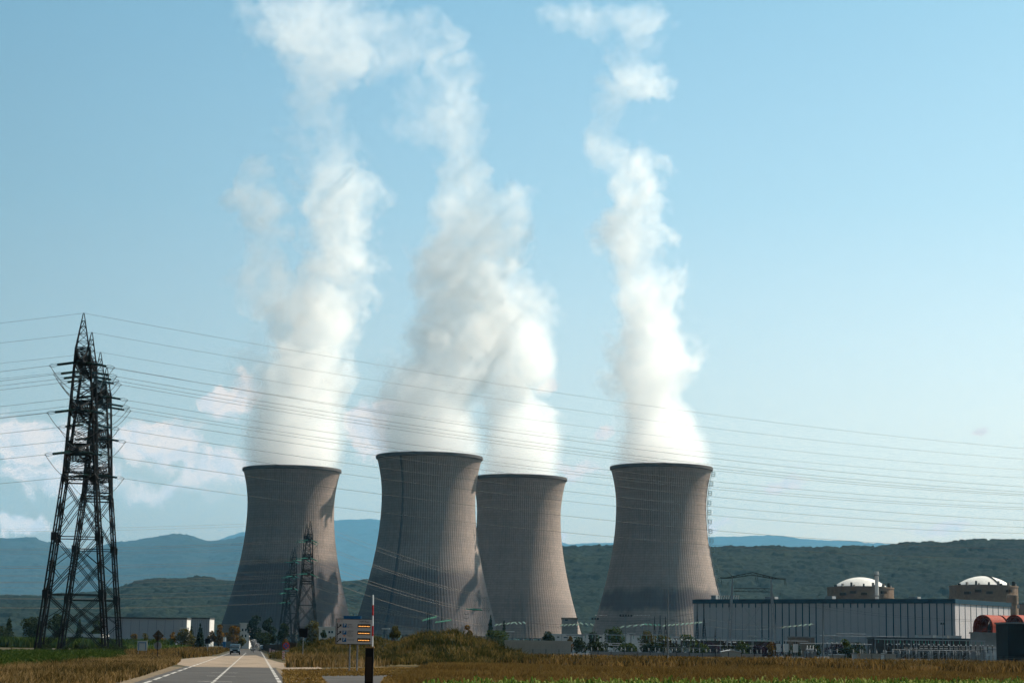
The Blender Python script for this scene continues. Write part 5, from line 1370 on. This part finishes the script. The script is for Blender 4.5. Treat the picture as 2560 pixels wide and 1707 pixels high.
# totem, delineator
Y = 560; p = G(560, Y); H = atY(560, 1592, Y)[2]; w_ = 7 / F * Y
t = thing('totem_sign', 'blue and white upright sign post beyond the van', 'sign', p)
MB().box(0, 0, H * .33, w_, .3, H * .66).build('lower_panel', m_blue, t); MB().box(0, 0, H * .83 , w_, .3, H * .34 - .01).build('upper_panel', m_whitep, t); MB().box(0, 0, H + .06, w_ * 1.1, .36, .12).build('cap', m_galv, t)
Y = 215; p = G(779, Y); H = atY(779, 1638, Y)[2]
t = thing('delineator_post', 'small white marker post in the grass right of the road', 'marker post', p)
MB().prism([(-.06, 0), (.06, 0), (.06, H - .05), (-.02, H), (-.06, H)], 0, .08, 'xz').build('post', m_whitep, t); MB().box(0, -.01, H * .82, .10, .02, .12).build('reflector', m_redp, t)
# cars
m_tyre = mat('tyre_rubber', (.015, .015, .015), .9)
m_lampg = mat('headlamp_glass', (.75, .76, .78), .15, spec=.8)
def car(label, loc, rz, paint, Ht=1.75, Wd=1.72, L=4.1, hood=.95, group=None, tall=True):
    t = thing('car', label, 'car', loc, rz, group)
    h2 = Wd / 2
    side = [(0, .28), (0, .75), (.12, hood), (1.05, hood + .12), (1.75, Ht - .08), (2.2, Ht), (L - .35, Ht - .03), (L, Ht - .45), (L, .35), (L - .1, .28)] if tall else [(0, .28), (0, .65), (.1, hood - .1), (1.2, hood), (1.95, Ht - .06), (2.4, Ht), (L - 1.2, Ht - .05), (L - .25, hood + .05), (L, .8), (L, .35)]
    bd = MB(); bd.prism([(a, b_) for a, b_ in side], -h2, h2, 'yz'); body = bd.build('body', paint, t)
    bv = body.modifiers.new('soft', 'BEVEL'); bv.width = .09; bv.segments = 2
    i0, i1 = (3, 4); (ya, za), (yb, zb_) = side[i0], side[i1]
    ws = MB(); e = .02
    ws.quad((-h2 * .84, ya + .08 - e * 2, za + .1 + e), (h2 * .84, ya + .08 - e * 2, za + .1 + e), (h2 * .74, yb - .05 - e * 2, zb_ - .06 + e), (-h2 * .74, yb - .05 - e * 2, zb_ - .06 + e)).build('windscreen', m_glassd, t)
    for s in (-1, 1):
        sw = MB(); sw.quad((s * (h2 + .012), 1.45, hood + .18), (s * (h2 + .012), L - .6, hood + .18), (s * (h2 + .012), L - .7, Ht - .2), (s * (h2 + .012), 1.95, Ht - .2)); sw.build('side_window', m_glassd, t)
        MB().box(s * h2 * .76, -.03, .74, .32, .08, .2).build('headlight', m_lampg, t)
        MB().box(s * (h2 + .13), 1.25, hood + .18, .2, .1, .18).build('wing_mirror', m_black, t)
        for yy in (.75, L - .75):
            wv_ = MB(); wv_.tube((s * (h2 - .2), yy, .31), (s * (h2 + .01), yy, .31), .31, n=18); wh = wv_.build('wheel', m_tyre, t)
            MB().tube((s * (h2 + .011), yy, .31), (s * (h2 + .02), yy, .31), .19, n=12).build('rim', m_galv, wh)
    MB().box(0, -.05, .42, Wd * .96, .12, .26).build('bumper', m_black, t); MB().box(0, -.02, .68, Wd * .42, .06, .14).build('grille', m_black, t)
    MB().box(0, -.12, .45, .5, .02, .11).build('number_plate', m_whitep, t)
    return t
p = G(587, 345); rdir = -math.atan(KR) * 0 + math.atan2(1, KR) - PI/2
car('dark blue grey van driving towards the camera', (p[0], 345, .01), rdir, mat('dark_blue_paint', (.014, .026, .034), .3, spec=.5))
PAR = [(458, 640, 'white', (.6, .6, .6), 'white parked car left of the spruce'), (440, 645, 'dark', (.03, .03, .035), 'dark parked car under the olive tree'), (328, 640, 'dark red', (.12, .02, .015), 'dark red car beside the orange shrub'),
       (660, 560, 'grey', (.14, .14, .15), 'grey parked car at the road end, left of two'), (680, 545, 'dark', (.025, .03, .03), 'dark parked car at the road end, right of two'), (468, 652, 'silver', (.4, .4, .41), 'silver parked car nearest the spruce')]
for px, Y, nm, c_, lb in PAR: car(lb, G(px, Y), R(90 if px < 500 else 15), mat('paint_' + nm.replace(' ', '_'), c_, .3, spec=.6), 1.5, 1.7, 4.2, .9, 'parked cars', False)

# ------------------------------------------------------------------ steam
def steam_mat(name, dens, aniso=.35):
    mt = bpy.data.materials.new(name); mt.use_nodes = True
    nt = mt.node_tree; b = NB(nt); nt.nodes.remove(nt.nodes['Principled BSDF'])
    pv = b.n('ShaderNodeVolumePrincipled')
    pv.inputs['Color'].default_value = (.997, .994, .990, 1)
    pv.inputs['Density'].default_value = dens
    pv.inputs['Anisotropy'].default_value = aniso
    b.put(nt.nodes['Material Output'].inputs['Volume'], pv.outputs[0])
    return mt
m_steam = steam_mat('steam', .046)
VOX = 1.15
def plume(key, label, strands, seed, vox=VOX):
    """strands: lists of (x, y, radius, density, turbulence) in display pixels at the tower's distance"""
    tx, ty, t = TOWERS[key]
    pts, rad, den, tur = [], [], [], []
    for st in strands:
        yo = st[0] if isinstance(st[0], (int, float)) else 0.0
        st = [q for q in st if not isinstance(q, (int, float))]
        dr = lambda y: min(75.0, .55 * max(0.0, atY(1280, y * 1.0884, ty)[2] - 132))     # depth drift shaped to keep plume shadows off the lit tower sides
        P = [(atY(x * 1.0884, y * 1.0884, ty + dr(y)), r * 1.0884 / F * ty * 1.12, d ** 1.7 * (.85 if key in (2, 3) else 1.0), tb) for x, y, r, d, tb in st]
        if len(P) == 1: seg = [P[0]]
        else:
            seg = []
            for a, b_ in zip(P[:-1], P[1:]):
                L = np.linalg.norm(b_[0] - a[0]); k = max(2, int(L / 3.0))
                for i in range(k):
                    f = i / k; seg.append((a[0] * (1-f) + b_[0] * f, a[1] * (1-f) + b_[1] * f, a[2] * (1-f) + b_[2] * f, a[3] * (1-f) + b_[3] * f))
            seg.append(P[-1])
        for p_, r, d, tb in seg:
            pts.append((p_[0] - tx, p_[1] - ty + yo, p_[2])); rad.append(r); den.append(d); tur.append(tb)
    vd = bpy.data.volumes.new('steam_plume'); vd.materials.append(m_steam)
    o = bpy.data.objects.new('steam_plume', vd); COL.objects.link(o); o.location = (tx, ty, 0)
    tag(o, label, 'steam plume', 'steam plumes')
    A = np.array(pts); rr = np.array(rad)[:, None]
    mn, mx = (A - rr * 1.5).min(0), (A + rr * 1.5).max(0); mn[2] = 116.0
    ztop = atY(1280, -60, ty)[2]; mx[2] = min(mx[2], ztop)
    g = bpy.data.node_groups.new('steam_nodes', 'GeometryNodeTree')
    g.interface.new_socket('Geometry', in_out='INPUT', socket_type='NodeSocketGeometry')
    g.interface.new_socket('Geometry', in_out='OUTPUT', socket_type='NodeSocketGeometry')
    b = NB(g); go = b.n('NodeGroupOutput')
    def listed(vals):            # the list of vectors as a field over the point index
        sw = b.n('GeometryNodeIndexSwitch', data_type='VECTOR')
        while len(sw.index_switch_items) < len(vals): sw.index_switch_items.new()
        for i, v in enumerate(vals): sw.inputs[i + 1].default_value = v
        b.put(sw.inputs[0], b.n('GeometryNodeInputIndex').outputs[0])
        return sw.outputs[0]
    pn = b.n('GeometryNodePoints'); pn.inputs['Count'].default_value = len(pts); b.put(pn.inputs['Position'], listed(pts))
    sn_ = b.n('GeometryNodeStoreNamedAttribute', data_type='FLOAT_VECTOR', domain='POINT')
    b.put(sn_.inputs['Geometry'], pn.outputs[0]); sn_.inputs['Name'].default_value = 'rdt'; b.put(sn_.inputs['Value'], listed(list(zip(rad, den, tur))))
    gi = sn_.outputs[0]
    pos = b.n('GeometryNodeInputPosition').outputs[0]
    posS = b.vmath('ADD', pos, (seed * 131.7, seed * 57.3, seed * 17.1))
    def samp(name, idx):
        si = b.n('GeometryNodeSampleIndex', data_type='FLOAT_VECTOR', domain='POINT'); b.put(si.inputs['Geometry'], gi); b.put(si.inputs['Index'], idx)
        if name == 'pos': b.put(si.inputs['Value'], b.n('GeometryNodeInputPosition').outputs[0])
        else:
            na = b.n('GeometryNodeInputNamedAttribute', data_type='FLOAT_VECTOR'); na.inputs['Name'].default_value = name; b.put(si.inputs['Value'], na.outputs[0])
        return si.outputs[0]
    def near(p_):
        sn = b.n('GeometryNodeSampleNearest', domain='POINT'); b.put(sn.inputs['Geometry'], gi); b.put(sn.inputs['Sample Position'], p_); return sn.outputs[0]
    sz = b.n('ShaderNodeSeparateXYZ'); b.put(sz.inputs[0], pos)
    turb0 = b.remap(sz.outputs[2], 128, 200, .10, 1.0)
    n1 = b.vmath('SUBTRACT', b.noise(posS, 1/58, 2, .5, 'Color'), (.5, .5, .5))
    n2 = b.vmath('SUBTRACT', b.noise(posS, 1/19, 3, .6, 'Color'), (.5, .5, .5))
    wv = b.vmath('ADD', b.vmath('SCALE', n1, scale=52.0), b.vmath('SCALE', n2, scale=20.0))
    pw = b.vmath('ADD', pos, b.vmath('SCALE', wv, scale=turb0))
    ix = near(pw)
    d = b.vmath('LENGTH', b.vmath('SUBTRACT', pw, samp('pos', ix)))
    rdt = b.n('ShaderNodeSeparateXYZ'); b.put(rdt.inputs[0], samp('rdt', ix))
    base = b.math('SUBTRACT', 1.0, b.math('DIVIDE', d, rdt.outputs[0]))
    fb = b.math('SUBTRACT', b.noise(posS, 1/32, 8, .62), .5)
    vo = b.n('ShaderNodeTexVoronoi', feature='F1'); b.put(vo.inputs['Vector'], pw); vo.inputs['Scale'].default_value = 1/15; vo.inputs['Detail'].default_value = 2.0
    bil = b.math('SUBTRACT', .45, vo.outputs['Distance'])
    amp = b.math('MULTIPLY', rdt.outputs[2], turb0)
    f = b.math('ADD', base, b.math('MULTIPLY', amp, b.math('ADD', b.math('MULTIPLY', fb, 2.6), b.math('MULTIPLY', bil, .42))))
    f = b.math('SUBTRACT', f, b.math('MULTIPLY', b.math('SUBTRACT', 1.0, turb0), .24))
    dn = b.remap(f, -.22, .20, 0, 1, 'SMOOTHSTEP')
    ero = b.remap(b.noise(b.vmath('ADD', pw, (71, 13, 5)), 1/15, 7, .64), .36, .60, 0.0, 1.25)
    ero = b.math('ADD', 1.0, b.math('MULTIPLY', b.math('SUBTRACT', ero, 1.0), b.remap(sz.outputs[2], 140, 260, .25, .92)))
    dn = b.math('MULTIPLY', dn, b.math('MAXIMUM', ero, 0.0))
    inside = b.remap(sz.outputs[2], 122, 127, 0, 1)
    dn = b.math('MULTIPLY', b.math('MULTIPLY', dn, rdt.outputs[1]), inside)
    vc = b.n('GeometryNodeVolumeCube')
    b.put(vc.inputs['Density'], dn)
    vc.inputs['Min'].default_value = tuple(mn); vc.inputs['Max'].default_value = tuple(mx)
    for ax in range(3): vc.inputs['Resolution ' + 'XYZ'[ax]].default_value = int((mx[ax] - mn[ax]) / vox)
    sm = b.n('GeometryNodeSetMaterial'); b.put(sm.inputs['Geometry'], vc.outputs[0]); sm.inputs['Material'].default_value = m_steam
    b.put(go.inputs[0], sm.outputs[0])
    md = o.modifiers.new('steam', 'NODES'); md.node_group = g
    return o
plume(1, 'broken white steam plume rising from the cooling tower farthest left', [
    [(671, 1110, 113, 1, .3), (671, 1060, 113, 1, .3), (671, 1000, 117, .9, .5), (675, 930, 118, .85, .7), (688, 860, 118, .9, .9), (702, 790, 110, .9, 1), (712, 720, 100, .95, 1),
     (740, 650, 92, .8, 1), (780, 590, 86, .9, 1), (785, 530, 84, .85, 1), (775, 470, 84, .85, 1), (770, 420, 80, .7, 1.1), (755, 370, 66, .5, 1.1), (735, 320, 66, .42, 1.3), (710, 265, 70, .38, 1.3),
     (705, 210, 75, .4, 1.2), (735, 165, 105, .5, 1.1), (760, 110, 135, .5, 1.15), (745, 60, 150, .48, 1.15), (720, 0, 155, .5, 1.1)],
    [(690, 760, 80, .7, 1), (655, 710, 66, .8, 1), (640, 660, 48, .7, 1)],
    [12, (640, 920, 95, .7, 1), (600, 860, 70, .55, 1), (572, 800, 40, .45, 1)],
    [-10, (640, 690, 60, .5, 1), (585, 640, 66, .48, 1.1), (580, 570, 56, .48, 1.2), (603, 500, 62, .75, 1), (605, 455, 58, .75, 1), (600, 405, 36, .65, 1)], [(556, 465, 44, .6, 1)],
    [20, (830, 110, 90, .45, 1.2), (900, 90, 100, .40, 1.3), (960, 50, 66, .35, 1.2), (965, 0, 50, .4, 1.1)], [20, (1030, 120, 58, .6, 1), (1045, 70, 40, .5, 1)]], 1)
plume(2, 'tall dense steam plume from the stained cooling tower, middle of the picture', [
    [(986, 1080, 121, 1, .3), (986, 1030, 122, 1, .3), (975, 975, 118, .9, .6), (990, 910, 116, .9, .9), (1025, 850, 114, 1, 1), (1055, 790, 114, 1, 1), (1080, 730, 115, 1, 1),
     (1082, 670, 115, 1, 1), (1080, 600, 112, 1, 1), (1088, 540, 110, .9, 1), (1085, 480, 100, .9, 1), (1075, 430, 80, .8, 1), (1090, 390, 52, .6, 1), (1065, 340, 70, .55, 1.2), (1030, 295, 76, .50, 1.2),
     (1055, 245, 72, .62, 1.1), (1040, 200, 58, .55, 1.1), (1035, 150, 50, .5, 1.1)], [15, (950, 270, 70, .36, 1.3)], [15, (960, 210, 60, .34, 1.3)]], 2)
plume(3, 'steam plume merging with the one in front, from the half hidden tower', [
    [(1195, 1130, 94, 1, .3), (1195, 1075, 95, 1, .3), (1197, 1020, 92, 1, .5), (1192, 960, 90, .95, .8), (1180, 900, 95, 1, 1), (1185, 850, 92, 1, 1), (1190, 800, 88, 1, 1), (1180, 740, 86, .9, 1), (1170, 690, 84, .8, 1), (1150, 640, 70, .5, 1)],
    [-12, (1225, 800, 60, 1, 1), (1250, 840, 46, 1, 1), (1272, 872, 30, .8, 1)]], 3)
plume(4, 'slender leaning steam plume from the cooling tower farthest right', [
    [(1519, 1105, 117, 1, .3), (1519, 1050, 115, 1, .3), (1513, 1000, 100, 1, .6), (1505, 945, 88, .95, .9), (1492, 890, 84, 1, 1), (1482, 840, 90, 1, 1), (1488, 780, 86, 1, 1), (1490, 720, 82, 1, 1),
     (1485, 670, 76, 1, 1), (1445, 625, 68, .9, 1), (1425, 575, 76, .95, 1), (1440, 520, 92, 1, 1), (1470, 480, 90, 1, 1), (1455, 440, 80, 1, 1), (1410, 400, 56, .8, 1), (1388, 350, 46, .7, 1),
     (1392, 300, 48, .42, 1.1), (1395, 250, 54, .45, 1.1), (1430, 215, 62, .6, 1), (1462, 178, 66, .8, 1), (1455, 140, 52, .6, 1), (1475, 95, 50, .42, 1.1), (1480, 50, 60, .5, 1)],
    [(1440, 505, 60, 1, 1), (1510, 500, 56, 1, 1)], [(1500, 185, 48, .8, 1)], [(1400, 190, 36, .6, 1)],
    [(1270, 12, 40, .45, 1), (1330, 22, 55, .5, 1), (1400, 15, 68, .55, 1), (1470, 25, 75, .6, 1), (1490, -10, 80, .6, 1)], [(1500, 85, 44, .3, 1.1)]], 4)

# ------------------------------------------------------------------ haze
hz = MB().box(0, 15000, 1099, 62000, 32000, 2200).build('haze', None)
mh = bpy.data.materials.new('haze_air'); mh.use_nodes = True
nt = mh.node_tree; nt.nodes.remove(nt.nodes['Principled BSDF'])
pv = nt.nodes.new('ShaderNodeVolumePrincipled')
pv.inputs['Color'].default_value = (.26, .67, 1.0, 1)
pv.inputs['Density'].default_value = 2.6e-5
pv.inputs['Anisotropy'].default_value = 0.0
nt.links.new(pv.outputs[0], nt.nodes['Material Output'].inputs['Volume'])
hz.data.materials.clear(); hz.data.materials.append(mh)
tag(hz, kind='stuff')
